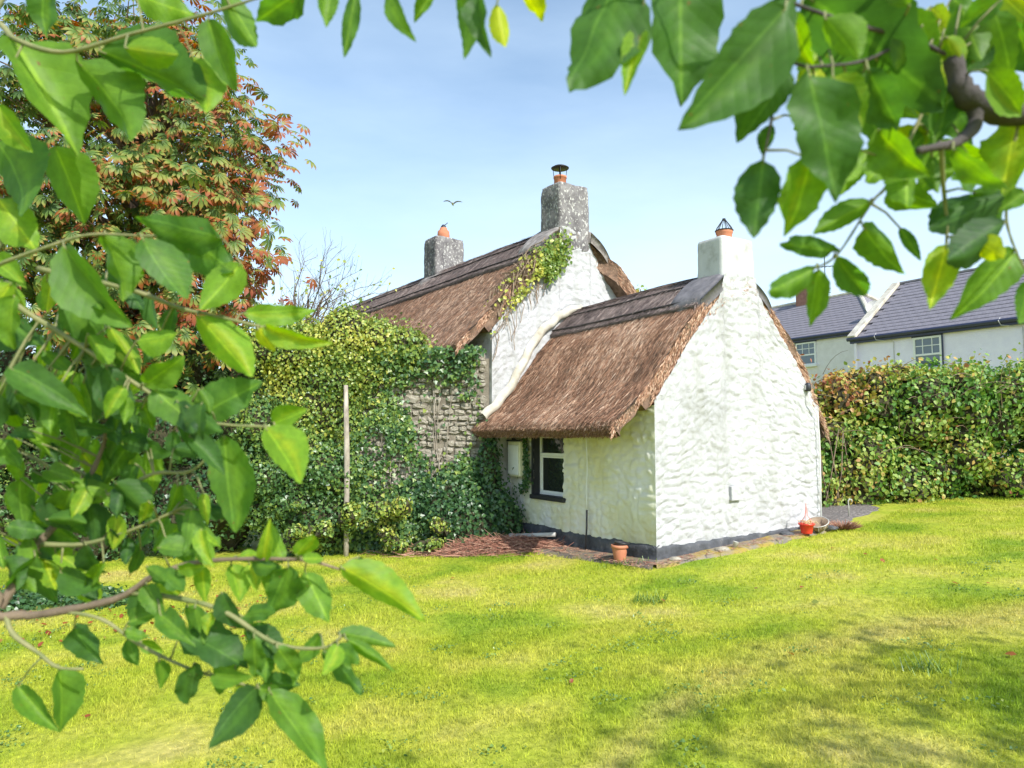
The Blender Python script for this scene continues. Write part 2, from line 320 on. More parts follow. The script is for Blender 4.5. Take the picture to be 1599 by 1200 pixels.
M = dict(
    lime=limewash(), bounce_lime=limewash_bounce(), lichen=lichen_render(),
    whitechim=mat_noise('chimney_limewash', [(0.34, (0.36, 0.355, 0.34)), (0.48, (0.51, 0.51, 0.515)), (0.7, (0.56, 0.56, 0.575))], 3.5, 0.9, 0.5, 0.01, 30, detail=8),
    tar=mat_noise('tarred_plinth', [(0.3, (0.035, 0.037, 0.042)), (0.6, (0.085, 0.088, 0.10)), (0.8, (0.2, 0.19, 0.18))], 6, 0.75, 0.7, 0.02, 30),
    cement=mat_noise('grey_cement', [(0.3, (0.12, 0.105, 0.10)), (0.5, (0.24, 0.21, 0.195)), (0.7, (0.40, 0.37, 0.35))], 9, 0.9, 0.5, 0.01, 40),
    lead=mat_noise('dark_cement', [(0.3, (0.09, 0.085, 0.095)), (0.7, (0.22, 0.205, 0.22))], 6, 0.85, 0.4, 0.01, 40),
    fillet=mat_noise('mortar_fillet', [(0.3, (0.36, 0.32, 0.25)), (0.7, (0.66, 0.63, 0.55))], 4, 0.9, 0.5, 0.01, 25),
    terracotta=mat_noise('terracotta', [(0.3, (0.42, 0.15, 0.075)), (0.7, (0.56, 0.22, 0.12))], 8, 0.8, 0.2, 0.004, 50),
    iron=mat_plain('dark_iron', (0.05, 0.052, 0.06), 0.5, 0.6),
    black=mat_plain('black_paint', (0.022, 0.022, 0.026), 0.6),
    white=mat_plain('white_paint', (0.78, 0.78, 0.74), 0.45, 0, 0.04),
    cream=mat_plain('cream_plastic', (0.70, 0.68, 0.48), 0.5, 0, 0.08),
    glass=glass_mat('window_glass', (0.02, 0.025, 0.022)),
    paleglass=glass_mat('pale_window_glass', (0.10, 0.13, 0.16)),
    red=mat_plain('red_plastic', (0.72, 0.045, 0.03), 0.4),
    blackplastic=mat_plain('black_plastic', (0.03, 0.03, 0.034), 0.45),
    grey=mat_plain('grey_pipe', (0.46, 0.45, 0.43), 0.5),
    slate=mat_noise('purple_slate', [(0.3, (0.15, 0.138, 0.16)), (0.7, (0.26, 0.24, 0.27))], 2.2, 0.6, 0.2, 0.004, 20),
    navy=mat_plain('navy_gutter', (0.035, 0.04, 0.085), 0.4),
    render1=mat_noise('roughcast_white', [(0.3, (0.80, 0.745, 0.88)), (0.7, (0.88, 0.83, 0.94))], 4, 0.9, 0.7, 0.02, 22),
    render2=mat_noise('roughcast_cream', [(0.3, (0.70, 0.655, 0.63)), (0.7, (0.80, 0.76, 0.74))], 4, 0.9, 0.7, 0.02, 22),
    brick=mat_noise('chimney_brick', [(0.3, (0.22, 0.10, 0.08)), (0.7, (0.34, 0.17, 0.13))], 8, 0.9, 0.4, 0.01, 40),
    thatchbody=mat_noise('thatch_body', [(0.3, (0.10, 0.062, 0.042)), (0.55, (0.24, 0.15, 0.10)), (0.8, (0.34, 0.235, 0.165))], 9, 0.95, 1.0, 0.03, 60),
    capbody=mat_noise('ridge_body', [(0.3, (0.09, 0.072, 0.07)), (0.7, (0.22, 0.175, 0.165))], 9, 0.95, 1.0, 0.03, 60),
    eavebody=mat_noise('eave_cut_thatch', [(0.3, (0.11, 0.07, 0.03)), (0.7, (0.26, 0.17, 0.08))], 14, 0.95, 0.9, 0.02, 80),
    straw=mat_tone('weathered_straw', [(0.0, (0.085, 0.05, 0.034)), (0.3, (0.26, 0.13, 0.08)), (0.62, (0.47, 0.275, 0.175)), (1.0, (0.74, 0.55, 0.41))], 0.8, spec=0.2),
    capstraw=mat_tone('ridge_straw', [(0.0, (0.09, 0.07, 0.07)), (0.5, (0.24, 0.18, 0.165)), (1.0, (0.50, 0.41, 0.37))], 0.85, spec=0.2),
    rod=mat_noise('hazel_rod', [(0.3, (0.025, 0.02, 0.02)), (0.7, (0.06, 0.05, 0.05))], 12, 0.85, 0.3, 0.004, 60),
    stone=mat_noise('rubble_stone', [(0.28, (0.15, 0.135, 0.115)), (0.5, (0.31, 0.275, 0.22)), (0.72, (0.50, 0.46, 0.39))], 5.0, 0.95, 0.7, 0.015, 35),
    mortar=mat_noise('earth_mortar', [(0.3, (0.13, 0.11, 0.085)), (0.7, (0.27, 0.235, 0.185))], 8, 0.95, 0.8, 0.02, 40),
    earth=mat_noise('bare_earth', [(0.3, (0.075, 0.06, 0.05)), (0.5, (0.17, 0.14, 0.115)), (0.7, (0.27, 0.22, 0.09))], 4, 0.95, 0.9, 0.02, 40),
    gravel=mat_noise('dark_gravel', [(0.3, (0.07, 0.06, 0.058)), (0.5, (0.19, 0.165, 0.155)), (0.75, (0.42, 0.38, 0.35))], 28, 0.95, 1.0, 0.03, 50),
    bark=mat_noise('grey_bark', [(0.3, (0.09, 0.065, 0.045)), (0.7, (0.24, 0.175, 0.12))], 12, 0.9, 0.7, 0.01, 40, stretch=(1, 1, 0.3)),
    darkbark=mat_noise('dark_bark', [(0.3, (0.035, 0.03, 0.032)), (0.7, (0.11, 0.09, 0.085))], 12, 0.9, 0.7, 0.006, 60),
    palebark=mat_noise('pale_bark', [(0.3, (0.16, 0.13, 0.10)), (0.5, (0.36, 0.31, 0.25)), (0.7, (0.52, 0.47, 0.40))], 9, 0.9, 0.6, 0.01, 40, stretch=(1, 1, 0.3)),
    twig=mat_noise('green_twig', [(0.3, (0.13, 0.16, 0.05)), (0.7, (0.26, 0.24, 0.11))], 30, 0.7, 0.2, 0.002, 80),
    drytwig=mat_noise('dry_twig', [(0.3, (0.17, 0.115, 0.075)), (0.7, (0.36, 0.27, 0.19))], 12, 0.9, 0.2, 0.003, 60),
    deadred=mat_tone('dead_red_twig', [(0.0, (0.12, 0.05, 0.035)), (0.5, (0.30, 0.13, 0.085)), (1.0, (0.50, 0.33, 0.23))], 0.85),
    core=mat_noise('dark_core', [(0.3, (0.03, 0.03, 0.014)), (0.7, (0.075, 0.065, 0.03))], 9, 1.0, 0.8, 0.05, 25),
    lawn=mat_lawn('turf', False), blade=mat_lawn('grass_blades', True),
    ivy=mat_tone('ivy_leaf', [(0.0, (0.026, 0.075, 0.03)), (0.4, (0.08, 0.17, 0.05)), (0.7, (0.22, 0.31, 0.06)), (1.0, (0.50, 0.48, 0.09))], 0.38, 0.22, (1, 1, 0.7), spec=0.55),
    hedge=mat_tone('bramble_leaf', [(0.0, (0.035, 0.10, 0.025)), (0.42, (0.12, 0.26, 0.05)), (0.68, (0.32, 0.40, 0.08)), (0.84, (0.48, 0.34, 0.09)), (1.0, (0.38, 0.15, 0.085))], 0.5, 0.25, (1, 1, 0.75)),
    chest=mat_tone('chestnut_leaf', [(0.0, (0.04, 0.09, 0.025)), (0.32, (0.11, 0.19, 0.035)), (0.48, (0.25, 0.27, 0.06)), (0.6, (0.33, 0.115, 0.03)), (0.8, (0.25, 0.06, 0.028)), (1.0, (0.15, 0.045, 0.03))], 0.55, 0.3, (1, 0.9, 0.6)),
    leaf=mat_tone('ash_leaf', [(0.0, (0.026, 0.07, 0.032)), (0.4, (0.085, 0.19, 0.034)), (0.75, (0.20, 0.35, 0.035)), (1.0, (0.42, 0.48, 0.03))], 0.5, 0.5, (1, 1, 0.55), random_amt=0.2, veins=True, spec=0.25),
    bird=mat_plain('grey_plumage', (0.30, 0.30, 0.31), 0.8), birdwing=mat_plain('dark_plumage', (0.12, 0.12, 0.13), 0.8),
    dry=mat_plain('dried_flower', (0.62, 0.48, 0.26), 0.9),
)
# ------------------------------------------------------------------ ground
def gz(x, y):
    x = np.asarray(x, float); y = np.asarray(y, float)
    return 0.55*np.tanh(0.0768*(x-1.8)/0.55) + 0.0108*(np.clip(y, -6, 30)-8.9)
def gzf(x, y): return float(gz(np.array([x]), np.array([y]))[0])
def grid_faces(nu, nv):
    a = np.arange(nu*nv).reshape(nu, nv)
    return np.stack([a[:-1, :-1], a[1:, :-1], a[1:, 1:], a[:-1, 1:]], -1).reshape(-1, 4)
def axis(lo, hi, mid_lo, mid_hi, step, n):
    a = mid_lo - np.geomspace(1, 1+mid_lo-lo, n)[::-1]+1; b = mid_hi + np.geomspace(1, 1+hi-mid_hi, n)-1
    return np.unique(np.concatenate([a, np.arange(mid_lo, mid_hi, step), b]))
gx = axis(-900, 900, -12, 14, 0.2, 22); gy = axis(-900, 1500, -4, 18, 0.2, 22)
X, Y = np.meshgrid(gx, gy, indexing='ij'); Z = gz(X, Y)
P = np.stack([X, Y, Z], -1).reshape(-1, 3); near = (np.abs(P[:, 0]) < 14) & (P[:, 1] < 18) & (P[:, 1] > -4)
P[:, 2] += np.where(near, 0.018*fbm(P*np.array([1.3, 1.3, 0]), 3), 0)
lawn = mesh_np('lawn', P, grid_faces(len(gx), len(gy)), M['lawn'], smooth=True); tag(lawn, kind='structure')

# ------------------------------------------------------------------ cottage frames
A0 = Vector((1.80, 8.90, 0)); lA = Vector((-0.521, 0.854, 0)).normalized(); gA = Vector((lA.y, -lA.x, 0)); W = 3.31; HW = W/2
Gm = Vector((1.157, 12.72, 0)); lM = Vector((-0.574, 0.819, 0)).normalized(); gM = Vector((lM.y, -lM.x, 0)); HM = 1.82
class Frame:
    def __init__(s, o, g, l): s.o, s.g, s.l = np.array(o), np.array(g), np.array(l)
    def P(s, t, ss, z):
        t, ss, z = np.broadcast_arrays(np.asarray(t, float), np.asarray(ss, float), np.asarray(z, float))
        return s.o + t[..., None]*s.g + ss[..., None]*s.l + np.stack([0*z, 0*z, z], -1)
EXT = Frame(A0 + gA*HW, gA, lA); MAIN = Frame(Gm, gM, lM)
cottage = thing('thatched_cottage', 'low whitewashed thatched cottage with a lower thatched wing and three chimneys', 'cottage', tuple(A0))

def prof(r, pts): return np.interp(np.abs(r), [p[0] for p in pts], [p[1] for p in pts])
EXT_WALL = [(0, 3.86), (0.345, 3.84), (0.36, 3.66), (0.46, 3.46), (0.66, 3.24), (1.06, 2.80), (1.70, 1.97)]
EXT_OUT = [(0, 3.84), (0.2, 3.80), (0.35, 3.70), (0.66, 3.44), (1.06, 3.04), (1.65, 2.30), (2.0, 1.97), (2.25, 1.78), (2.31, 1.69)]
MAIN_WALL = [(0, 5.42), (0.355, 5.38), (0.37, 5.1), (0.55, 4.85), (1.0, 4.36), (1.6, 3.66), (1.82, 3.36)]
MAIN_OUT = [(0, 5.40), (0.25, 5.33), (0.5, 5.12), (1.0, 4.64), (1.6, 3.98), (2.1, 3.46), (2.42, 3.14), (2.48, 3.05)]

def rough_wall(name, fr, mode, a0, a1, other, top, bot, sign, mat, amp=0.03, step=0.03, seed=1, hole=None):
    """mode 'g': wall across the gable (a = t, fixed s); mode 'l': along the side (a = s, fixed t). Displaced like limewashed rubble."""
    na = int((a1-a0)/step)+1; aa = np.linspace(a0, a1, na)
    zmax = max(top(aa)); nz_ = int((zmax-min(bot(aa)))/step)+1; vv = np.linspace(0, 1, nz_)
    if hole:
        for e in hole[:2]: aa[np.argmin(abs(aa-e))] = e
    Aa, Vv = np.meshgrid(aa, vv, indexing='ij'); lo = bot(Aa); hi = top(Aa); Zz = lo+(hi-lo)*Vv
    if hole:
        zl = lo[0, 0] + (hi[0, 0]-lo[0, 0])*vv
        for e in hole[2:]:
            k = np.argmin(abs(zl-e)); Zz[:, k] = e
    wob = fbm(np.stack([Aa*4, Zz*4, 0*Aa], -1).reshape(-1, 3), seed+3).reshape(Aa.shape); wo2 = fbm(np.stack([Aa*3, Zz*3, 0*Aa+7], -1).reshape(-1, 3), seed+4).reshape(Aa.shape)
    d, h = cells(Aa/0.21+1.0*wob, Zz/0.115+1.0*wo2, seed)
    disp = amp*(np.clip(d*2.2, 0, 1)**0.6*(0.5+0.6*h)) + 0.02*fbm(np.stack([Aa*1.2, Zz*1.2, 0*Aa], -1).reshape(-1, 3), seed).reshape(Aa.shape) + 0.009*fbm(np.stack([Aa*13, Zz*17, 0*Aa], -1).reshape(-1, 3), seed+9).reshape(Aa.shape)
    edge = np.minimum(np.clip((Aa-a0)/0.05, 0, 1), np.clip((a1-Aa)/0.05, 0, 1)); disp = (disp-0.02)*edge
    if mode == 'g': V = fr.P(Aa, other - sign*disp, Zz)
    else: V = fr.P(other - sign*disp, Aa, Zz)
    F = grid_faces(na, nz_)
    if hole:
        c = V.reshape(-1, 3)[F].mean(1); ca = Aa.ravel()[F].mean(1); cz = Zz.ravel()[F].mean(1)
        F = F[~((ca > hole[0]) & (ca < hole[1]) & (cz > hole[2]) & (cz < hole[3]))]
    return mesh_np(name, V.reshape(-1, 3), F, mat, cottage, smooth=True)
def gtop(fr, t, s):
    q = fr.P(t, s, 0*np.asarray(t, float)); return gz(q[..., 0], q[..., 1])
WIN = (1.99, 2.79, 0.655, 1.60)
rough_wall('gable_wall', EXT, 'g', -HW, HW, 0.0, lambda t: prof(t, EXT_WALL), lambda t: gtop(EXT, t, 0)-0.05, 1, M['lime'], 0.027, 0.022, 2)
rough_wall('side_wall', EXT, 'l', 0, 3.75, -HW, lambda s: 0*s+1.98, lambda s: 0*s-0.25, 1, M['bounce_lime'], 0.028, 0.024, 5, WIN)
rough_wall('side_wall', EXT, 'l', 0, 3.75, HW, lambda s: 0*s+1.98, lambda s: 0*s-0.05, -1, M['lime'], 0.028, 0.05, 6)
rough_wall('gable_wall', MAIN, 'g', -HM, HM, 0.0, lambda t: prof(t, MAIN_WALL), lambda t: gtop(MAIN, t, 0)-0.1, 1, M['lime'], 0.028, 0.03, 7)
rough_wall('side_wall', MAIN, 'l', 0, 11.2, -HM, lambda s: 0*s+3.34, lambda s: 0*s-0.6, 1, M['lime'], 0.03, 0.08, 8)
rough_wall('side_wall', MAIN, 'l', 0, 11.2, HM, lambda s: 0*s+3.34, lambda s: 0*s-0.6, -1, M['lime'], 0.03, 0.08, 9)
rough_wall('gable_wall', MAIN, 'g', -HM, HM, 11.2, lambda t: prof(t, MAIN_WALL), lambda t: 0*t-0.6, -1, M['lime'], 0.03, 0.08, 10)
# tarred plinth, a few millimetres proud, with a hand-painted wavy top
def plinth(name, fr, mode, a0, a1, other, sign, topf, seed):
    na = int((a1-a0)/0.03)+1; aa = np.linspace(a0, a1, na); vv = np.linspace(0, 1, 9); Aa, Vv = np.meshgrid(aa, vv, indexing='ij')
    if mode == 'g': q = fr.P(Aa, other, 0*Aa)
    else: q = fr.P(other, Aa, 0*Aa)
    lo = gz(q[..., 0], q[..., 1])-0.06
    hi = topf(Aa) + 0.022*fbm(np.stack([Aa*5, 0*Aa, 0*Aa], -1).reshape(-1, 3), seed).reshape(Aa.shape)
    Zz = lo+(hi-lo)*Vv
    disp = 0.018+0.03*np.abs(fbm(np.stack([Aa*5, Zz*8, 0*Aa], -1).reshape(-1, 3), seed+2).reshape(Aa.shape))+0.02*(1-Vv)
    disp = np.where(Vv == 1, -0.04, disp); ed = np.minimum(np.clip((Aa-a0)/0.04, 0, 1), np.clip((a1-Aa)/0.04, 0, 1)); disp = 0.018+(disp-0.018)*ed
    disp = np.where(Vv == 1, -0.04, disp)
    V = fr.P(Aa, other-sign*disp, Zz) if mode == 'g' else fr.P(other-sign*disp, Aa, Zz)
    mesh_np(name, V.reshape(-1, 3), grid_faces(na, 9), M['tar'], cottage, smooth=True)
plinth('plinth', EXT, 'g', -HW-0.02, HW+0.02, 0.0, 1, lambda a: 0.225+0.065*(a+HW)/W, 3)
plinth('plinth', EXT, 'l', -0.02, 3.7, -HW, 1, lambda a: 0.225-0.006*a, 4)

# ------------------------------------------------------------------ thatch
def straw_mesh(name, starts, dirs, nrm, length, width, mat, parent, tone):
    n = len(starts); side = np.cross(dirs, nrm); side /= np.linalg.norm(side, axis=1)[:, None]+1e-9
    w = width[:, None]*side*0.5; e = starts+dirs*length[:, None]
    V = np.stack([starts-w, starts+w, e+w*0.5, e-w*0.5], 1).reshape(-1, 3)
    o = mesh_np(name, V, np.arange(4*n).reshape(-1, 4), mat, parent, attrs={'tone': np.repeat(tone, 4)})
    return tag(o, kind='stuff')
def thatch(name, fr, out, thick, s0, s1, hw_wall, body, smat, dens, seed, eave=True, over_right=0.0, ns=90, lump=0.03, straw_len=(0.05, 0.13), rs=1.0):
    Rm = out[-1][0]; nr = 34
    rr = np.concatenate([-np.linspace(Rm, 0, nr), np.linspace(0, Rm, nr)[1:]]); m = len(rr)
    ss = np.linspace(s0, s1, ns); T, S = np.meshgrid(rr, ss, indexing='ij')
    zo = prof(T, out) + lump*fbm(np.stack([T*1.3, S*0.9, 0*T], -1).reshape(-1, 3), seed).reshape(T.shape) + 0.012*fbm(np.stack([T*9, S*9, 0*T], -1).reshape(-1, 3), seed+5).reshape(T.shape)
    So = S.copy(); So[:, 0] += 0.03*vnoise(np.stack([rr*6, rr*0, rr*0], -1), seed+2)
    if over_right: So = np.where((T > 0), s0-over_right*np.clip((T-0.55)/0.3, 0, 1)+(S-s0)*(s1-s0+over_right*np.clip((T-0.55)/0.3, 0, 1))/(s1-s0), So)
    rf = lambda q: np.where((q > 1.4) & (rs < 1), 1.4+(q-1.4)*rs, q)
    Vo = fr.P(rf(T), So, zo)
    Ti = np.sign(T)*np.minimum(np.abs(T), Rm-0.10 if eave else Rm-0.02); zi = zo - thick*np.where(np.abs(T) > hw_wall+0.1, 0.55, 1.0)
    if eave: zi = np.where(np.abs(T) >= Rm-1e-6, zo-0.12, zi)
    Vi = fr.P(rf(Ti), So, zi)
    n = m*ns; a = np.arange(n).reshape(m, ns)
    F = [grid_faces(m, ns), grid_faces(m, ns)[:, ::-1]+n]
    for j in (0, ns-1): F.append(np.stack([a[:-1, j], a[1:, j], a[1:, j]+n, a[:-1, j]+n], -1))
    for i in (0, m-1): F.append(np.stack([a[i, :-1], a[i, 1:], a[i, 1:]+n, a[i, :-1]+n], -1))
    F = np.concatenate(F); V = np.concatenate([Vo.reshape(-1, 3), Vi.reshape(-1, 3)])
    o = mesh_np(name, V, F, body, cottage, smooth=False)
    # loose straw ends over the surface
    N = int(dens*2*Rm*1.3*(s1-s0)); t = rng.uniform(-Rm, Rm, N); s = rng.uniform(s0, s1, N)
    s = np.where(t > 0, s-over_right*rng.random(N)*np.clip((t-0.55)/0.3, 0, 1), s)
    def surf(t, s): return prof(t, out) + lump*fbm(np.stack([t*1.3, s*0.9, 0*t], -1), seed)
    L = rng.uniform(*straw_len, N); sg = np.sign(t); e = 0.02
    slope = (surf(t+sg*e, s)-surf(t, s))/e; q = 1/np.sqrt(1+slope**2)
    down = sg[:, None]*q[:, None]*fr.g + np.stack([0*t, 0*t, slope*q], -1) + (rng.normal(0, 0.07, N))[:, None]*fr.l
    nn = sg[:, None]*(-slope*q)[:, None]*fr.g + np.stack([0*t, 0*t, q], -1)
    st = fr.P(rf(t), s, surf(t, s)) + nn*rng.uniform(-0.012, 0.016, N)[:, None]; dd = down + nn*rng.uniform(-0.03, 0.085, N)[:, None]
    dd /= np.linalg.norm(dd, axis=1)[:, None]
    end_t = np.abs(t)+L*0.7; L = np.where(end_t > Rm+0.03, L*0.35, L)
    patch = fbm(np.stack([t*0.9, s*0.7, 0*t], -1), seed+31)*0.5 + fbm(np.stack([t*3.5, s*3.5, 0*t], -1), seed+41)*0.25 + fbm(np.stack([t*2.0, s*24, 0*t], -1), seed+51)*0.34
    tone = np.clip(0.48+patch*0.8+rng.normal(0, 0.25, N), 0, 1)
    nf = nn + rng.normal(0, 0.30, (N, 3)); nf /= np.linalg.norm(nf, axis=1)[:, None]
    straw_mesh('straw', st, dd, nf, L, rng.uniform(0.0035, 0.0075, N), smat, o, tone)
    # cut ends at the two verges
    Nv = int(dens*Rm*0.5); tv = rng.uniform(-Rm, Rm, Nv); k = rng.random(Nv); sg = np.sign(tv)
    zv = surf(tv, tv*0+s0)-k*thick*np.where(np.abs(tv) > hw_wall, 0.4, 1.0); sv = s0-over_right*(tv > 0)*np.clip((tv-0.55)/0.3, 0, 1)-0.004
    dirs = np.stack([0*tv, 0*tv, -0.75+0*tv], -1)+(sg*0.65)[:, None]*fr.g - (rng.uniform(0.0, 0.35, Nv))[:, None]*fr.l+rng.normal(0, 0.1, (Nv, 3)); dirs /= np.linalg.norm(dirs, axis=1)[:, None]
    straw_mesh('straw', fr.P(rf(tv), sv, zv), dirs, np.tile(-fr.l, (Nv, 1))+rng.normal(0, .4, (Nv, 3)), rng.uniform(0.04, 0.10, Nv), rng.uniform(0.006, 0.012, Nv), smat, o, np.clip(rng.normal(0.5, 0.25, Nv), 0, 1))
    if eave:
        Ne = int(dens*(s1-s0)*0.35); se = rng.uniform(s0, s1, Ne); sg = np.where(rng.random(Ne) < 0.7, -1.0, 1.0); k = rng.random(Ne)
        p = fr.P(rf(sg*(Rm-0.10*k)), se, prof(Rm, out)-0.12*k+0.01); dirs = np.stack([0*se, 0*se, -0.8+0*se], -1)+(sg*rng.uniform(0.1, 0.9, Ne))[:, None]*fr.g+rng.normal(0, 0.15, (Ne, 3)); dirs /= np.linalg.norm(dirs, axis=1)[:, None]
        straw_mesh('straw', p, dirs, sg[:, None]*fr.g+rng.normal(0, .3, (Ne, 3)), rng.uniform(0.015, 0.045, Ne), rng.uniform(0.005, 0.010, Ne), smat, o, np.clip(rng.normal(0.4, 0.2, Ne), 0, 1))
    return o
roofE = thatch('thatch_roof', EXT, EXT_OUT, 0.30, 0.035, 3.68, HW, M['thatchbody'], M['straw'], 7000, 11, rs=0.5)
roofM = thatch('thatch_roof', MAIN, MAIN_OUT, 0.36, 0.02, 11.6, HM, M['thatchbody'], M['straw'], 2900, 21, over_right=0.28, ns=120, lump=0.05)
def cap(fr, out, Rc, lift, s0, s1, seed, roof, dens):
    pts = [(r, z+lift) for r, z in out if r < Rc]; pts.append((Rc, prof(Rc, out)+lift*0.9))
    o = thatch('ridge_cap', fr, pts, lift*1.6, s0, s1, 9, M['capbody'], M['capstraw'], dens, seed, eave=False, lump=0.025, ns=70, straw_len=(0.08, 0.2))
    for sg in (-1, 1):
        for r in (0.13, Rc*0.52, Rc*0.93):
            m = MB(); sN = np.linspace(s0+0.05, s1-0.02, 40); z = prof(r, pts)+0.025*fbm(np.stack([sg*r*1.3+0*sN, sN*0.9, 0*sN], -1), seed)+0.026
            m.tube([Vector(p) for p in fr.P(sg*r+0*sN, sN, z)], 0.017, 6); m.build('thatching_rod', M['rod'], o, True)
cap(EXT, EXT_OUT, 0.80, 0.075, 0.10, 3.8, 61, roofE, 3800)
cap(MAIN, MAIN_OUT, 0.92, 0.09, 0.15, 11.6, 71, roofM, 2200)

# ------------------------------------------------------------------ chimneys
def lumpy_box(name, fr, t0, t1, s0, s1, z0, z1, mat, parent, amp=0.015, taper=0.0, crown=0.0, seed=3, step=0.035):
    V = []; F = []; c_t, c_s = (t0+t1)/2, (s0+s1)/2; base = 0
    nz_ = max(3, int((z1-z0)/step)); zz = np.linspace(0, 1, nz_); per = []
    for (a, b) in (((t0, s0), (t1, s0)), ((t1, s0), (t1, s1)), ((t1, s1), (t0, s1)), ((t0, s1), (t0, s0))):
        k = max(3, int(math.hypot(b[0]-a[0], b[1]-a[1])/step))
        for i in range(k): per.append((a[0]+(b[0]-a[0])*i/k, a[1]+(b[1]-a[1])*i/k))
    per = np.array(per); k = len(per); rad = (per-[c_t, c_s]); hl = np.array([(t1-t0)/2, (s1-s0)/2])
    # round the corners a little
    q = np.abs(rad)/hl; cm = np.clip(q.min(1)-0.86, 0, 1)/0.14; rad = rad*(1-0.05*cm)[:, None]
    rows = []
    for j, v in enumerate(zz):
        sc = 1-taper*v; tt = c_t+rad[:, 0]*sc; s_ = c_s+rad[:, 1]*sc; z = np.full(k, z0+(z1-z0)*v)
        q = np.stack([tt*4, s_*4, z*4], -1); n1 = amp*fbm(q, seed)+amp*0.5*fbm(q*4, seed+5)
        if v > 0.96: sc2 = 1-0.03; tt = c_t+(tt-c_t)*sc2; s_ = c_s+(s_-c_s)*sc2; z = z+amp*fbm(q, seed+8)
        un = rad/np.linalg.norm(rad, axis=1)[:, None]; rows.append(fr.P(tt+un[:, 0]*n1, s_+un[:, 1]*n1, z))
    for sc, dz in ((0.6, crown*0.7), (0.2, crown)): rows.append(fr.P(c_t+rad[:, 0]*(1-taper)*sc, c_s+rad[:, 1]*(1-taper)*sc, np.full(k, z1+dz)))
    m = len(rows); V = np.concatenate(rows); a = np.arange(m*k).reshape(m, k); b = np.roll(a, -1, 1)
    F = np.stack([a[:-1], b[:-1], b[1:], a[1:]], -1).reshape(-1, 4); ob = mesh_np(name, V, F, mat, parent, smooth=True)
    return ob
def flowerpot_lathe(m, c, r0, r1, h, n=24):
    m.lathe([(r0*0.98, 0), (r0, 0.01), (r1*0.93, h*0.72), (r1*0.93, h*0.78), (r1*1.06, h*0.8), (r1*1.06, h), (r1*0.9, h), (r1*0.82, h*0.6), (0.001, h*0.55)], c, n)
# white chimney on the wing
lumpy_box('chimney_base', EXT, -0.335, 0.325, 0.05, 0.51, 3.2, 3.9, M['whitechim'], cottage, 0.008, 0.0, 0.0, 5)
ch = lumpy_box('chimney', EXT, -0.345, 0.338, 0.010, 0.52, 3.55, 4.38, M['whitechim'], cottage, 0.008, 0.05, 0.05, 4)
c = Vector(EXT.P(-0.02, 0.26, 4.39))
m = MB(); m.lathe([(0.105, -0.02), (0.11, 0.1), (0.12, 0.11), (0.12, 0.15), (0.095, 0.15), (0.09, 0.02)], c); m.build('chimney_pot', M['terracotta'], ch, True)
m = MB()
for k in range(12):
    a = 2*math.pi*k/12; d = Vector((math.cos(a), math.sin(a), 0)); m.tube([c+d*0.125+Vector((0, 0, 0.14)), c+d*0.105+Vector((0, 0, 0.19)), c+d*0.022+Vector((0, 0, 0.31))], 0.0045, 5)
m.tube([c+Vector((0, 0, 0.305)), c+Vector((0, 0, 0.33))], 0.024, 8)
for zz_, r_ in ((0.15, 0.127), (0.31, 0.024)): m.tube([c+Vector((r_*math.cos(x), r_*math.sin(x), zz_)) for x in np.linspace(0, 2*math.pi, 17)], 0.006, 5)
m.build('wire_cowl', M['iron'], ch)
# two lichened chimneys on the main range
ch2 = lumpy_box('chimney', MAIN, -0.365, 0.365, -0.015, 0.60, 5.0, 6.22, M['lichen'], cottage, 0.018, 0.04, 0.03, 14)
c = Vector(MAIN.P(-0.1, 0.3, 6.24)); m = MB(); m.lathe([(0.11, -0.04), (0.115, 0.16), (0.125, 0.165), (0.125, 0.2), (0.1, 0.2), (0.095, 0.05)], c); m.build('chimney_pot', M['terracotta'], ch2, True)
m = MB(); m.tube([c+Vector((0, 0, 0.1)), c+Vector((0, 0, 0.36))], 0.018, 8)
for k in range(3):
    a = 2*math.pi*k/3+0.5; d = Vector((math.cos(a), math.sin(a), 0)); m.tube([c+d*0.12+Vector((0, 0, 0.12)), c+d*0.15+Vector((0, 0, 0.37))], 0.006, 5)
m.lathe([(0.001, 0.36), (0.165, 0.355), (0.17, 0.365), (0.12, 0.395), (0.001, 0.41)], c); m.build('disc_cowl', M['iron'], ch2, True)
ch3 = lumpy_box('chimney', MAIN, -0.40, 0.40, 4.55, 5.2, 4.7, 6.28, M['lichen'], cottage, 0.022, 0.03, 0.04, 24)
c = Vector(MAIN.P(-0.02, 4.87, 6.3)); m = MB(); m.lathe([(0.125, -0.03), (0.15, 0.08), (0.14, 0.2), (0.09, 0.25), (0.085, 0.29), (0.06, 0.29)], c); m.build('chimney_pot', M['terracotta'], ch3, True)
m = MB(); m.lathe([(0.075, 0.27), (0.06, 0.33), (0.03, 0.37), (0.001, 0.375)], c); m.tube([c+Vector((0.02, 0, 0.35)), c+Vector((0.1, 0, 0.42))], 0.01, 5); m.build('cap_cowl', M['iron'], ch3, True)
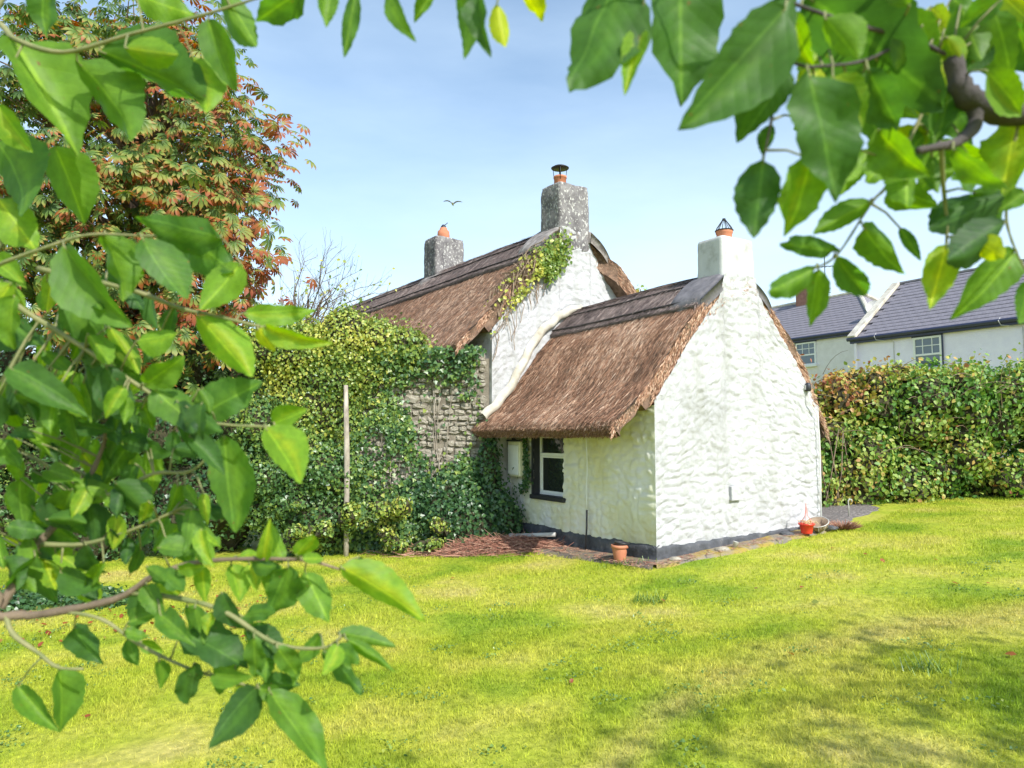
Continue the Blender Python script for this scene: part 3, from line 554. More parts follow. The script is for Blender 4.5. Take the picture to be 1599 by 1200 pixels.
# cement saddles where the chimneys come through the thatch
def saddle(fr, out, t0, t1, s0, s1, lift, mat, seed, round_=0.25):
    nt_, ns_ = 26, 26; T, S = np.meshgrid(np.linspace(t0, t1, nt_), np.linspace(s0, s1, ns_), indexing='ij')
    a = (T-(t0+t1)/2)/((t1-t0)/2); b = (S-(s0+s1)/2)/((s1-s0)/2); k = np.maximum(np.abs(a), np.abs(b)); h = np.hypot(a, b)
    f = np.where(h > 0, k/np.maximum(h, 1e-6), 1); f = 1-(1-f)*round_*2; T = (t0+t1)/2+a*f*(t1-t0)/2; S = (s0+s1)/2+b*f*(s1-s0)/2
    ed = np.clip((1-k)/0.2, 0, 1)
    z = prof(T, out)+lift*(0.55+0.45*np.sqrt(ed))+0.02*fbm(np.stack([T*4, S*4, 0*T], -1).reshape(-1, 3), seed).reshape(T.shape)
    V = fr.P(T, S, z).reshape(-1, 3); Vb = fr.P(T, S, z-lift-0.05).reshape(-1, 3); n = nt_*ns_; g_ = np.arange(n).reshape(nt_, ns_)
    F = [grid_faces(nt_, ns_)]
    for e in (g_[0], g_[-1], g_[:, 0], g_[:, -1]): F.append(np.stack([e[:-1], e[1:], e[1:]+n, e[:-1]+n], -1))
    return mesh_np('chimney_flashing', np.concatenate([V, Vb]), np.concatenate(F), mat, cottage, smooth=True)
saddle(EXT, EXT_OUT, -0.80, -0.20, -0.01, 0.70, 0.13, M['lead'], 3)
saddle(EXT, EXT_OUT, 0.25, 0.72, -0.01, 0.60, 0.10, M['lead'], 4)
saddle(MAIN, MAIN_OUT, -0.78, 0.0, 0.0, 0.86, 0.15, M['cement'], 5)
saddle(MAIN, MAIN_OUT, 0.28, 0.86, -0.14, 0.7, 0.15, M['cement'], 6)
saddle(MAIN, MAIN_OUT, -0.62, 0.5, 4.32, 5.4, 0.14, M['cement'], 7)
# mortar fillet where the wing's thatch meets the main gable
tt = np.linspace(-2.22, -0.1, 50); q = EXT.P(tt, 0*tt, 0*tt)
ov = []
for t in tt:
    # point on the wing's roof where it meets the main gable plane
    p0 = Vector(EXT.P(t, 0, 0)); dn = Vector(MAIN.l); s = (Gm-p0).dot(dn)/Vector(EXT.l).dot(dn)
    p = p0+Vector(EXT.l)*s; p.z = prof(t, EXT_OUT)+0.10+0.26*min(1, max(0, (t+1.9)/0.9))*min(1, max(0, (-0.15-t)/0.9)); ov.append(p)
V = []; prof_f = [(-0.075, 0.01), (-0.06, 0.05), (0.0, 0.07), (0.06, 0.045), (0.075, 0.0)]
for i, p in enumerate(ov):
    d = (ov[min(i+1, len(ov)-1)]-ov[max(i-1, 0)]).normalized(); n = -Vector(MAIN.l); up = n.cross(d).normalized()
    w = 0.012*math.sin(i*0.9)+0.01*math.sin(i*0.37)
    for (a, b) in prof_f: V.append(p+up*(a+w)+n*(b+0.025))
mesh_np('mortar_fillet', np.array([tuple(v) for v in V]), grid_faces(len(ov), 5), M['fillet'], cottage, smooth=True)

# ------------------------------------------------------------------ window in the wing's side wall
def lbox(m, fr, t0, t1, s0, s1, z0, z1):
    c = Vector(fr.P((t0+t1)/2, (s0+s1)/2, (z0+z1)/2)); m.quad_box(c, Vector(fr.g)*((t1-t0)/2), Vector(fr.l)*((s1-s0)/2), Vector((0, 0, (z1-z0)/2)))
a0, a1, z0, z1 = WIN; tw = -HW
win = bpy.data.objects.new('window', None); link(win); win.location = Vector(EXT.P(tw, (a0+a1)/2, z0)); place(win, cottage)
m = MB(); lbox(m, EXT, tw+0.005, tw+0.20, a1-0.01, a1+0.05, z0-0.04, z1+0.05); lbox(m, EXT, tw+0.03, tw+0.20, a0-0.05, a0+0.012, z0-0.04, z1+0.05); lbox(m, EXT, tw+0.032, tw+0.198, a0+0.012, a1-0.01, z1-0.004, z1+0.052); m.build('reveal', M['black'], win)
m = MB(); lbox(m, EXT, tw-0.045, tw+0.19, a0-0.06, a1+0.07, z0-0.055, z0+0.012); m.build('sill', M['black'], win, bevel=0.01)
m = MB(); lbox(m, EXT, tw-0.012, tw+0.0, a1+0.002, a1+0.055, z0+0.012, z1-0.02); m.build('painted_surround', M['black'], win)
fa, fb = tw+0.11, tw+0.155; e = 0.036; zt = z1-0.30
m = MB()
lbox(m, EXT, fa, fb, a0+0.012, a0+0.012+e, z0+0.014, z1-0.006); lbox(m, EXT, fa, fb, a1-0.01-e, a1-0.01, z0+0.014, z1-0.006)
lbox(m, EXT, fa+0.002, fb-0.002, a0+0.012+e, a1-0.01-e, z0+0.014, z0+0.014+e); lbox(m, EXT, fa+0.002, fb-0.002, a0+0.012+e, a1-0.01-e, z1-0.006-e, z1-0.006)
lbox(m, EXT, fa-0.01, fb-0.002, a0+0.012+e, a1-0.01-e, zt-0.026, zt+0.022); m.build('frame', M['white'], win)
m = MB()
lbox(m, EXT, fa+0.012, fb-0.012, a0+0.048, a0+0.072, z0+0.050, zt-0.03); lbox(m, EXT, fa+0.012, fb-0.012, a1-0.07, a1-0.046, z0+0.050, zt-0.03)
lbox(m, EXT, fa+0.014, fb-0.014, a0+0.072, a1-0.07, z0+0.050, z0+0.076); lbox(m, EXT, fa+0.014, fb-0.014, a0+0.072, a1-0.07, zt-0.054, zt-0.03); m.build('casement', M['white'], win)
m = MB(); lbox(m, EXT, fa+0.024, fa+0.03, a0+0.06, a1-0.06, z0+0.065, zt-0.04); m.build('pane', M['glass'], win)
m = MB(); lbox(m, EXT, fa+0.024, fa+0.03, a0+0.04, a1-0.04, zt+0.02, z1-0.035); m.build('pane', M['glass'], win)
# ------------------------------------------------------------------ leaf clouds
T_DIAMOND = (np.array([[0, 0, 0], [0.36, 0.35, 0.06], [-0.36, 0.35, 0.06], [0.26, 0.72, 0.05], [-0.26, 0.72, 0.05], [0, 1, -0.06]]), np.array([[0, 1, 3], [0, 3, 5], [0, 5, 4], [0, 4, 2]]))
T_IVY = (np.array([[0, 0, 0], [0.5, 0.18, 0.05], [0.28, 0.48, 0.0], [0.0, 1.0, -0.08], [-0.28, 0.48, 0.0], [-0.5, 0.18, 0.05]]), np.array([[0, 1, 2], [0, 2, 3], [0, 3, 4], [0, 4, 5]]))
T_LANCE = (np.array([[0, 0, 0], [0.17, 0.4, 0.03], [0, 1, -0.08], [-0.17, 0.4, 0.03]]), np.array([[0, 1, 2], [0, 2, 3]]))
def palmate():
    V = []; F = []; tip = []
    for k, a in enumerate(np.radians([-100, -62, -30, 0, 30, 62, 100])):
        L = (0.55, 0.8, 0.97, 1.0, 0.97, 0.8, 0.55)[k]; b = len(V)
        for (w, y, z) in ((0, 0.02, 0), (0.09, 0.42, 0.0), (0.16, 0.70, -0.10), (0, 1, -0.30), (-0.16, 0.70, -0.10), (-0.09, 0.42, 0.0), (0, 0.55, -0.08)):
            x_, y_ = w*L, y*L; V.append((x_*math.cos(a)+y_*math.sin(a), -x_*math.sin(a)+y_*math.cos(a), z*L)); tip.append(y)
        F += [[b, b+1, b+6], [b+1, b+2, b+6], [b+2, b+3, b+6], [b+3, b+4, b+6], [b+4, b+5, b+6], [b+5, b, b+6]]
    return np.array(V), np.array(F), np.array(tip)
def frames(axis_y, nrm):
    y = axis_y/np.linalg.norm(axis_y, axis=1)[:, None]; z = nrm-y*(nrm*y).sum(1)[:, None]; z /= np.linalg.norm(z, axis=1)[:, None]+1e-9
    return np.cross(y, z), y, z
def leaf_cloud(name, pts, nrm, size, tmpl, mat, parent, tone, droop=0.5, jit=0.55, aspect=1.0, tiptone=0.0, tips=None):
    n = len(pts); nr = nrm/np.linalg.norm(nrm, axis=1)[:, None] + rng.normal(0, jit, (n, 3)); nr /= np.linalg.norm(nr, axis=1)[:, None]
    ay = rng.normal(0, 1, (n, 3)); ay[:, 2] -= droop*2; x, y, z = frames(ay - nr*(ay*nr).sum(1)[:, None]*0.8, nr)
    V0, F0 = tmpl[0], tmpl[1]; k = len(V0)
    V = pts[:, None, :] + size[:, None, None]*(V0[None, :, 0:1]*x[:, None, :]*aspect + (V0[None, :, 1:2]-0.4)*y[:, None, :] + V0[None, :, 2:3]*z[:, None, :])
    F = (F0[None]+np.arange(n)[:, None, None]*k).reshape(-1, 3)
    tn = np.repeat(tone, k)
    if tips is not None: tn = np.clip(tn + np.tile(tips-0.45, n)*tiptone, 0, 1)
    o = mesh_np(name, V.reshape(-1, 3), F, mat, parent, attrs={'tone': tn}); return tag(o, kind='stuff')
def shell(ells, n, inner=0.75, cull=0.86, ymax=None, loose=0.28):
    """points in the outer layer of a union of ellipsoids [(c, r)]"""
    E = np.array([(*c, *r) for c, r in ells]); ar = (E[:, 3]*E[:, 4]*E[:, 5])**(2/3); P_ = []; N_ = []
    cnt = 0
    while cnt < n:
        k = rng.choice(len(E), 20000, p=ar/ar.sum()); d = rng.normal(0, 1, (20000, 3)); d /= np.linalg.norm(d, axis=1)[:, None]
        rad = 1.04-(1.04-inner)*rng.random(20000)**1.4+np.abs(rng.normal(0, loose, 20000))*(rng.random(20000) < 0.3); p = E[k, :3]+d*E[k, 3:]*rad[:, None]; nn = d/E[k, 3:]; nn /= np.linalg.norm(nn, axis=1)[:, None]
        ok = np.ones(20000, bool)
        for j in range(len(E)):
            q = (((p-E[j, :3])/E[j, 3:])**2).sum(1); ok &= (q > cull**2) | (k == j)
        ok &= p[:, 2] > gz(p[:, 0], p[:, 1])-0.02
        if ymax is not None: ok &= p[:, 1] < ymax
        P_.append(p[ok]); N_.append(nn[ok]); cnt += ok.sum()
    return np.concatenate(P_)[:n], np.concatenate(N_)[:n]
def core_mesh(ells, f, parent, seed, ymax=None):  # added dark lumps inside the leaves, blocking light and darkening the gaps
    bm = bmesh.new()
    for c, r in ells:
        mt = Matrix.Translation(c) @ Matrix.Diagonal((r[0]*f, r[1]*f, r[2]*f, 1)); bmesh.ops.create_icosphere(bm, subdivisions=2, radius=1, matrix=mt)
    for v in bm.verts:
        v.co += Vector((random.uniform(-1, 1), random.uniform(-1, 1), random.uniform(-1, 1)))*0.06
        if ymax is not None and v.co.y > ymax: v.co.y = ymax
    me = bpy.data.meshes.new('inner_blocker'); bm.to_mesh(me); bm.free(); me.materials.append(M['core'])
    o = bpy.data.objects.new('inner_blocker', me); COL.objects.link(o); place(o, parent); return o
def branchy(m, p, d, L, r, depth, spread=0.6, up=0.15, tips=None, seg=4):
    pts = [p]; q = p.copy(); dd = d.copy()
    for i in range(seg):
        dd = (dd+Vector((random.gauss(0, .13), random.gauss(0, .13), random.gauss(0, .1)+up*0.2))).normalized(); q = q+dd*L/seg; pts.append(q.copy())
    m.tube(pts, [r*(1-0.5*i/seg) for i in range(seg+1)], 6 if r > 0.02 else 4, cap=False)
    if tips is not None and depth <= 1: tips.append((q.copy(), dd.copy()))
    if depth > 0:
        for k in range(random.randint(2, 4)):
            i = random.randint(max(1, seg-2), seg); n = Vector((random.gauss(0, 1), random.gauss(0, 1), random.gauss(0, 0.7)+up)).normalized()
            branchy(m, pts[i], (dd+n*spread*1.3).normalized(), L*random.uniform(0.5, 0.8), r*0.5, depth-1, spread, up, tips, seg)

# ------------------------------------------------------------------ rubble garden wall left of the cottage
WY = 11.70; WX0, WX1, WH = -3.7, -0.38, 2.96
wall = thing('garden_wall', 'ivy covered rubble stone wall running up to the cottage gable', 'wall', (-2, WY, gzf(-2, WY)))
m = MB(); m.quad_box(((WX0+WX1)/2, WY+0.215, 1.2), Vector(((WX1-WX0)/2, 0, 0)), Vector((0, 0.2, 0)), Vector((0, 0, 1.68))); m.build('wall_core', M['mortar'], wall)
stone_meshes = []
for k in range(9):
    bm = bmesh.new(); bmesh.ops.create_cube(bm, size=1)
    bmesh.ops.subdivide_edges(bm, edges=bm.edges[:], cuts=1, use_grid_fill=True); rs = random.Random(k)
    for v in bm.verts:
        l_ = v.co.length; v.co = v.co*(1-0.23*max(0, (l_-0.5)/0.366)); v.co += Vector((rs.uniform(-1, 1), rs.uniform(-1, 1), rs.uniform(-1, 1)))*0.10
    me = bpy.data.meshes.new('stone'); bm.to_mesh(me); bm.free(); me.materials.append(M['stone']); stone_meshes.append(me)
z = -0.35; ns_ = 0; rs = random.Random(5)
while z < WH-0.03:
    h = rs.uniform(0.06, 0.13); x = WX1-0.02+rs.uniform(-0.1, 0)
    while x > -2.55:
        w = rs.uniform(0.09, 0.27); hh = h*rs.uniform(0.75, 1.15)
        if ns_ < 300 and z > 0.62 and rs.random() < 0.93:
            o = bpy.data.objects.new('stone', stone_meshes[rs.randrange(9)]); COL.objects.link(o); o.parent = wall
            o.location = Vector((x-w/2, WY+0.03+rs.uniform(-0.025, 0.025), z+h/2+rs.uniform(-.02, .02)))-wall.location
            o.scale = (w*0.97, 0.13, hh*0.97); o.rotation_euler = (rs.uniform(-.1, .1), rs.uniform(-.16, .16), rs.uniform(-.12, .12)); ns_ += 1
        x -= w
    z += h
# ivy on the wall: density by place, thin where the stones show
N = 30000
ix = rng.uniform(-3.6, -0.42, N); iz = rng.uniform(-0.35, 3.05, N); ix = ix+0.0*iz
bare = np.exp(-np.abs((ix+1.55)/1.3)**2.4-np.abs((iz-1.70)/0.95)**2.4); nzv = fbm(np.stack([ix*1.6, iz*1.3, 0*ix], -1), 77)*0.9+fbm(np.stack([ix*5, iz*4, 0*ix], -1), 78)*0.5
dn = np.clip(0.98 - 0.80*bare + nzv*1.25*(0.15+bare), 0.10, 1)**2.2; dn = dn*np.clip((-0.50-ix+0.22*fbm(np.stack([0*ix, iz*3, 0*ix], -1), 80))/0.2, 0, 1); keep = rng.random(N) < np.where(ix > -0.9, dn, np.clip(dn, 0.012, 1)); ix, iz = ix[keep], iz[keep]
dens = np.clip(dn[keep], 0, 1); low = np.clip((1.2-iz)/1.3, 0, 1)
iy = WY-0.07-rng.random(len(ix))**1.3*(0.08+0.30*low*dens+0.22*np.clip((iz-2.3)/0.6, 0, 1))
ivy = thing('wall_ivy', 'dark glossy ivy spreading over the rubble stone wall', 'ivy', (-2, WY-0.1, gzf(-2, WY)))
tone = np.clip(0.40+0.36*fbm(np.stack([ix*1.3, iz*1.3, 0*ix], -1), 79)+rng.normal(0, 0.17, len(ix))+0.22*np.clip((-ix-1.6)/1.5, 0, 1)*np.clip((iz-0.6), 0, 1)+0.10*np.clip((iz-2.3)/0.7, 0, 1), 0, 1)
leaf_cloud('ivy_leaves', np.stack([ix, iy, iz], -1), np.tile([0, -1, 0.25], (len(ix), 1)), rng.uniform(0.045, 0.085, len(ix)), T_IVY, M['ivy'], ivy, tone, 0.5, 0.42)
m = MB()
for k in range(13):
    x = random.uniform(-3.2, -0.8); p = [Vector((x, WY-0.06, -0.3))]; dx = random.uniform(-.1, .1)
    for i in range(9): x += dx*0.4+random.uniform(-.07, .07); p.append(Vector((x, WY-0.055-random.random()*0.03, -0.3+(i+1)*random.uniform(0.28, 0.36))))
    m.tube(p, [0.009*(1-0.07*i) for i in range(10)], 5)
m.build('ivy_stems', M['palebark'], ivy, True)
# corner ivy, in the angle of the wing and round the meter box
ells = [((-0.50, 11.5, 0.30), (0.5, 0.28, 0.65)), ((-0.72, 11.4, 0.05), (0.75, 0.4, 0.55)), ((-0.38, 11.58, 1.0), (0.2, 0.18, 0.6)), ((-0.16, 11.4, 0.2), (0.3, 0.2, 0.42)), ((-1.0, 11.55, 0.4), (0.45, 0.2, 0.5))]
civ = thing('corner_ivy', 'very dark ivy heaped in the shaded corner beside the white meter box', 'ivy', (-0.3, 11.2, gzf(-.3, 11.2)))
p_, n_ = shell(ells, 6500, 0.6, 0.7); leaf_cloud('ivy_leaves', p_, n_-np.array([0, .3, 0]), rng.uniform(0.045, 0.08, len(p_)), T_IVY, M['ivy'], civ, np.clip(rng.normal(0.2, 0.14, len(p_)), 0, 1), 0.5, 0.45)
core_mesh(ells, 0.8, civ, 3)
# the ivy's trailing stem on the limewashed wall near the window
pl = []; tl = EXT
path = [(2.98, 1.60), (2.95, 1.42), (2.93, 1.2), (2.90, 1.0), (2.93, 0.85), (3.02, 0.68)]
for k in range(420):
    i = random.random()*(len(path)-1); j = int(i); f = i-j; s = path[j][0]*(1-f)+path[j+1][0]*f; zz_ = path[j][1]*(1-f)+path[j+1][1]*f
    w = 0.02+0.10*max(0, (1.2-zz_))+0.02; pl.append(EXT.P(-HW-0.03-random.random()*0.04, s+random.gauss(0.02, w), zz_+random.gauss(0, 0.03)))
leaf_cloud('ivy_leaves', np.array(pl), np.tile(-np.array(EXT.g), (len(pl), 1)), rng.uniform(0.04, 0.065, len(pl)), T_IVY, M['ivy'], civ, np.clip(rng.normal(0.25, 0.15, len(pl)), 0, 1), 0.5, 0.4)
# pale post / old stem standing in the ivy
m = MB(); b_ = at_y(541, 832, 11.12); t_ = at_y(540, 602, 11.15)
m.tube([Vector((b_.x, 11.12, gzf(b_.x, 11.12)-0.05)), b_, (b_+t_)/2+Vector((0.012, 0, 0)), t_], [0.042, 0.04, 0.046, 0.034], 10)
tag(m.build('fence_post', M['palebark'], None, True), 'pale weathered post standing in front of the ivy', 'post')
# shrub heaped over the left end of the wall, low green plants at its foot
def bush(name, label, ells, n, size, tone_f, cat='shrub', tmpl=T_DIAMOND, mat='hedge', corefac=0.82, jit=0.55, ymax=None, inner=0.72, droop=0.4):
    c = np.mean([e[0] for e in ells], 0); t = thing(name, label, cat, (c[0], c[1], gzf(c[0], c[1])))
    p, nn = shell(ells, n, inner, 0.84, ymax); leaf_cloud('foliage', p, nn, rng.uniform(size*0.7, size*1.3, n), tmpl, M[mat], t, np.clip(tone_f(p)+rng.normal(0, 0.13, n), 0, 1), droop, jit)
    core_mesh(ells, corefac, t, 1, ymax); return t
def lumps(x0, x1, y0, y1, z0, z1, n, r, seed):
    q = np.random.default_rng(seed); return [((q.uniform(x0, x1), q.uniform(y0, y1), q.uniform(z0, z1)), (r*q.uniform(.7, 1.3), r*q.uniform(.6, 1.0), r*q.uniform(.7, 1.2))) for _ in range(n)]
el = lumps(-4.1, -2.5, 11.4, 11.8, 2.5, 3.2, 16, 0.42, 3)+[((-1.8, 11.65, 3.05), (0.4, 0.3, 0.34)), ((-2.25, 11.6, 3.15), (0.4, 0.35, 0.36)), ((-3.3, 11.7, 2.2), (0.85, 0.4, 0.9))]
bush('climbing_shrub', 'yellow green leafy climber heaped over the top of the stone wall', el, 19000, 0.055, lambda p: 0.76+0.36*fbm(p*1.6, 5)-0.12*np.clip(p[:, 0]+2.3, 0, 1), mat='ivy')
el = lumps(-4.3, -2.9, 11.3, 11.8, 0.2, 2.1, 20, 0.42, 8)
bush('ivy_bank', 'tangled green ivy bank left of the pale post', el, 19000, 0.055, lambda p: 0.48+0.40*fbm(p*1.3, 9)+0.1*np.clip(p[:, 2]-1, 0, 1), mat='ivy', tmpl=T_IVY)
el = lumps(-10.5, -4.0, 11.4, 12.4, -0.1, 2.2, 56, 0.62, 12)+lumps(-9.5, -3.6, 12.4, 13.2, 1.8, 3.0, 22, 0.6, 13)
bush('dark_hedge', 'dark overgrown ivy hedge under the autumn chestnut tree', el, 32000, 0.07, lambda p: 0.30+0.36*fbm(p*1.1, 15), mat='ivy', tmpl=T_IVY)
rl = random.Random(3); el = [((at_y(rl.uniform(450, 690), rl.uniform(790, 858), rl.uniform(10.7, 11.1))), (rl.uniform(.07, .16), 0.14, rl.uniform(.06, .15))) for _ in range(26)]
bush('low_plants', 'bright green low plants at the foot of the ivied wall', [((c.x, c.y, c.z), r) for c, r in el], 5200, 0.055, lambda p: 0.68+0.3*fbm(p*2.3, 19), mat='ivy', cat='plant')
el = [((x, 8.7+random.uniform(-.3, .3), gzf(x, 8.7)+0.02), (0.35, 0.3, 0.1)) for x in np.linspace(-7.5, -4.9, 9)]
bush('ground_ivy', 'low blue green ivy spreading over the lawn edge under the chestnut', el, 5000, 0.06, lambda p: 0.25+0.2*fbm(p*2, 29), mat='ivy', cat='ivy', tmpl=T_IVY, corefac=0.5)

# ------------------------------------------------------------------ hedge on the right
el = lumps(4.6, 13.5, 13.0, 14.1, 0.5, 2.5, 110, 0.5, 31)+lumps(4.4, 13.5, 13.1, 14.0, 2.0, 2.8, 34, 0.36, 35)+lumps(4.7, 13, 12.8, 13.2, 0.35, 1.3, 26, 0.5, 33)
def hedge_tone(p):
    red = np.exp(-((p[:, 0]-5.9)/1.0)**2)*np.clip((p[:, 2]-1.4)/1.0, 0, 1)
    return 0.52+0.40*fbm(p*1.7, 41)+0.33*red+0.06*np.clip(p[:, 2]-2.0, 0, 1)
hd = bush('bramble_hedge', 'tall dense bramble hedge turning red and yellow at its top', el, 50000, 0.082, hedge_tone, cat='hedge', jit=0.6, corefac=0.7, inner=0.5)
m = MB(); st = np.random.default_rng(5)
for k in range(110):
    x = st.uniform(5.0, 12); y = st.uniform(12.6, 13.6); zz_ = st.uniform(1.2, 2.7); p = Vector((x, y-0.3, zz_)); d = Vector((st.normal(0, .5), -0.5, 0.8)).normalized(); pts = [p]
    for i in range(5): d = (d+Vector((0, 0, -0.22))).normalized(); p = p+d*0.16; pts.append(p)
    m.tube(pts, [0.007*(1-0.12*i) for i in range(6)], 4)
for k in range(9):
    x = st.uniform(4.9, 6.0); p = Vector((x, 12.55+st.uniform(-.1, .2), gzf(x, 12.5))); m.tube([p, p+Vector((st.normal(0, .15), -.05, .6)), p+Vector((st.normal(0, .25), .05, 1.4))], 0.009, 4)
m.build('canes', M['drytwig'], hd)

# ------------------------------------------------------------------ horse chestnut, autumn
tree = thing('chestnut_tree', 'tall horse chestnut tree with browning orange autumn leaves', 'tree', (-7.3, 13.6, gzf(-7.3, 13.6)))
m = MB(); base = Vector((-7.3, 13.6, -0.7)); m.tube([base, base+Vector((0.05, 0, 1.2)), base+Vector((0.0, 0.05, 3)), base+Vector((0.1, 0, 5.5)), base+Vector((0.1, 0, 9))], [0.36, 0.28, 0.24, 0.17, 0.04], 12)
m.build('trunk', M['bark'], tree, True)
ctr = []
rq = np.random.default_rng(19)
for k in range(210):
    d = rq.normal(0, 1, 3); d /= np.linalg.norm(d); rad = rq.uniform(0.45, 1.0)**0.7; ctr.append((-7.5+d[0]*2.8*rad, 13.4+d[1]*2.8*rad, 6.4+d[2]*4.2*rad))
for (u, v, Y) in ((350, 40, 12), (372, 90, 12), (372, 140, 11.8), (400, 190, 11.8), (430, 215, 11.8), (452, 228, 11.9), (380, 230, 11.8), (350, 270, 11.6), (375, 300, 11.6), (400, 330, 11.6), (425, 370, 11.6), (430, 402, 11.6), (405, 420, 11.6), (385, 455, 11.6), (345, 500, 11.6), (370, 350, 11.4), (330, 420, 11.3), (300, 330, 11.2), (300, 480, 11.2), (260, 520, 11.2), (200, 560, 11.1), (340, 200, 11.5), (300, 150, 11.5), (280, 240, 11.2), (250, 300, 11.0), (220, 400, 11.0), (150, 470, 11), (90, 520, 11), (310, 560, 11.4), (60, 420, 11), (40, 300, 11), (120, 330, 11), (170, 250, 11), (320, 80, 11.8), (270, 40, 11.6), (180, 60, 11.5), (60, 80, 11.5)):
    ctr.append(tuple(at_y(u-34 if u > 300 else u, v, Y)))
ctr = np.array(ctr); per = 30; n = len(ctr)*per
off = rng.normal(0, 1, (n, 3))*np.array([0.34, 0.40, 0.28]); LP = np.repeat(ctr, per, 0)+off; out_ = LP-np.array([-7.3, 13.6, 5.6]); out_ /= np.linalg.norm(out_, axis=1)[:, None]
LN = out_*0.8+np.array([0, -0.15, 0.75]); LN += rng.normal(0, 0.3, LN.shape)
ctone = np.repeat(rq.uniform(-0.16, 0.16, len(ctr)), per); tone = np.clip(0.35+ctone*1.3+rng.normal(0, 0.12, n)+0.12*np.clip((LP[:, 0]+5.5)*0.6, -1, 1), 0, 1)
pv, pf, ptip = palmate()
uv = np.array([proj(p) for p in LP]); vis = (uv[:, 0] > -20) & (uv[:, 0] < 520) & (uv[:, 1] > -20) & (uv[:, 1] < 620)
score = np.where(vis, LP[:, 1]-0.6*LP[:, 0], 1e6-rng.random(n)); order = np.argsort(score); big = order[:300]; rest = order[300:]
leaf_cloud('crown', LP[rest], LN[rest], rng.uniform(0.14, 0.24, len(rest)), (pv, pf), M['chest'], tree, tone[rest], 0.7, 0.2, tiptone=0.55, tips=ptip)
cm = []
for k in range(12):
    V_ = pv.copy(); V_[:, 2] += -0.12*(V_[:, 0]**2+V_[:, 1]**2)*random.uniform(0.3, 2.0); V_ += rng.normal(0, 0.012, V_.shape)
    o = mesh_np('chestnut_leaf', V_, pf, M['chest'], attrs={'tone': np.clip(0.30+k*0.033+(ptip-0.45)*random.uniform(0.3, 0.8), 0, 1)}); cm.append(o.data); bpy.data.objects.remove(o)
for i in big:
    nr = LN[i]/np.linalg.norm(LN[i]); ay = rng.normal(0, 1, 3); ay[2] -= 1.0; ay += out_[i]*0.8; x, y, zz_ = frames(ay[None], nr[None])
    o = bpy.data.objects.new('chestnut_leaf', cm[int(np.clip((tone[i]-0.25)/0.45*12, 0, 11))]); COL.objects.link(o); o.parent = tree; s_ = random.uniform(0.18, 0.27)
    Mx = Matrix(((x[0][0], y[0][0], zz_[0][0]), (x[0][1], y[0][1], zz_[0][1]), (x[0][2], y[0][2], zz_[0][2]))).to_4x4(); loc = Vector(LP[i])-tree.location
    o.matrix_local = Matrix.Translation(loc) @ Mx @ Matrix.Scale(s_, 4)
m = MB()
for i in range(0, len(ctr), 1):
    c = Vector(ctr[i]); h = max(1.0, min(c.z-0.9, 7.5)); a = base+Vector((0.05, 0, h+0.3)); mid = (a+c)/2+Vector((random.gauss(0, .2), random.gauss(0, .2), 0.25)); m.tube([a, mid, c], [0.05, 0.03, 0.008], 5, False)
m.build('limbs', M['bark'], tree)
# bare twiggy tree behind the climber, and a small yellowing tree behind the roof
bt = thing('bare_tree', 'bare twiggy grey tree rising behind the climber', 'tree', (-4.9, 16.2, gzf(-4.9, 16.2)))
random.seed(21); b0 = Vector((-5.0, 16.2, -0.5)); m = MB(); m.tube([b0, b0+Vector((0.05, 0, 2.2)), b0+Vector((0.1, 0, 4.3))], [0.1, 0.08, 0.05], 8); m.build('trunk', M['bark'], bt)
m = MB(); tips = []
for k in range(17): branchy(m, b0+Vector((0.1, 0, random.uniform(3.2, 4.3))), Vector((random.uniform(-0.5, 1.05), random.uniform(-.4, .4), 0.9)).normalized(), random.uniform(1.1, 1.6), 0.026, 3, 0.7, 0.25, tips)
m.build('twigs', M['bark'], bt)
tp = np.array([tuple(t[0]) for t in tips]); tp = tp[rng.random(len(tp)) < 0.3]; tp = tp[tp[:, 2] < 5.6]
leaf_cloud('foliage', tp, np.tile([0., -1, 0.5], (len(tp), 1)), rng.uniform(0.06, 0.11, len(tp)), T_DIAMOND, M['ivy'], bt, np.clip(rng.normal(0.75, 0.15, len(tp)), 0, 1))
yt = at_y(1000, 452, 16.0); sy = thing('yellow_sapling', 'small yellowing tree top showing above the wing ridge', 'tree', (yt.x, 16.0, gzf(yt.x, 16)))
m = MB(); m.tube([Vector((yt.x, 16, 0)), Vector((yt.x+.05, 16, 2.5)), yt], [0.06, 0.04, 0.01], 6); m.build('trunk', M['bark'], sy)
p_, n_ = shell([((yt.x, 16, yt.z-0.15), (0.22, 0.25, 0.22)), ((yt.x-0.1, 16, yt.z-0.45), (0.3, 0.3, 0.25)), ((yt.x+0.05, 16, yt.z-1.0), (0.4, 0.4, 0.5))], 420, 0.3, 0.3)
leaf_cloud('crown', p_, n_, rng.uniform(0.06, 0.11, 420), T_DIAMOND, M['hedge'], sy, np.clip(rng.normal(0.72, 0.08, 420), 0, 1))

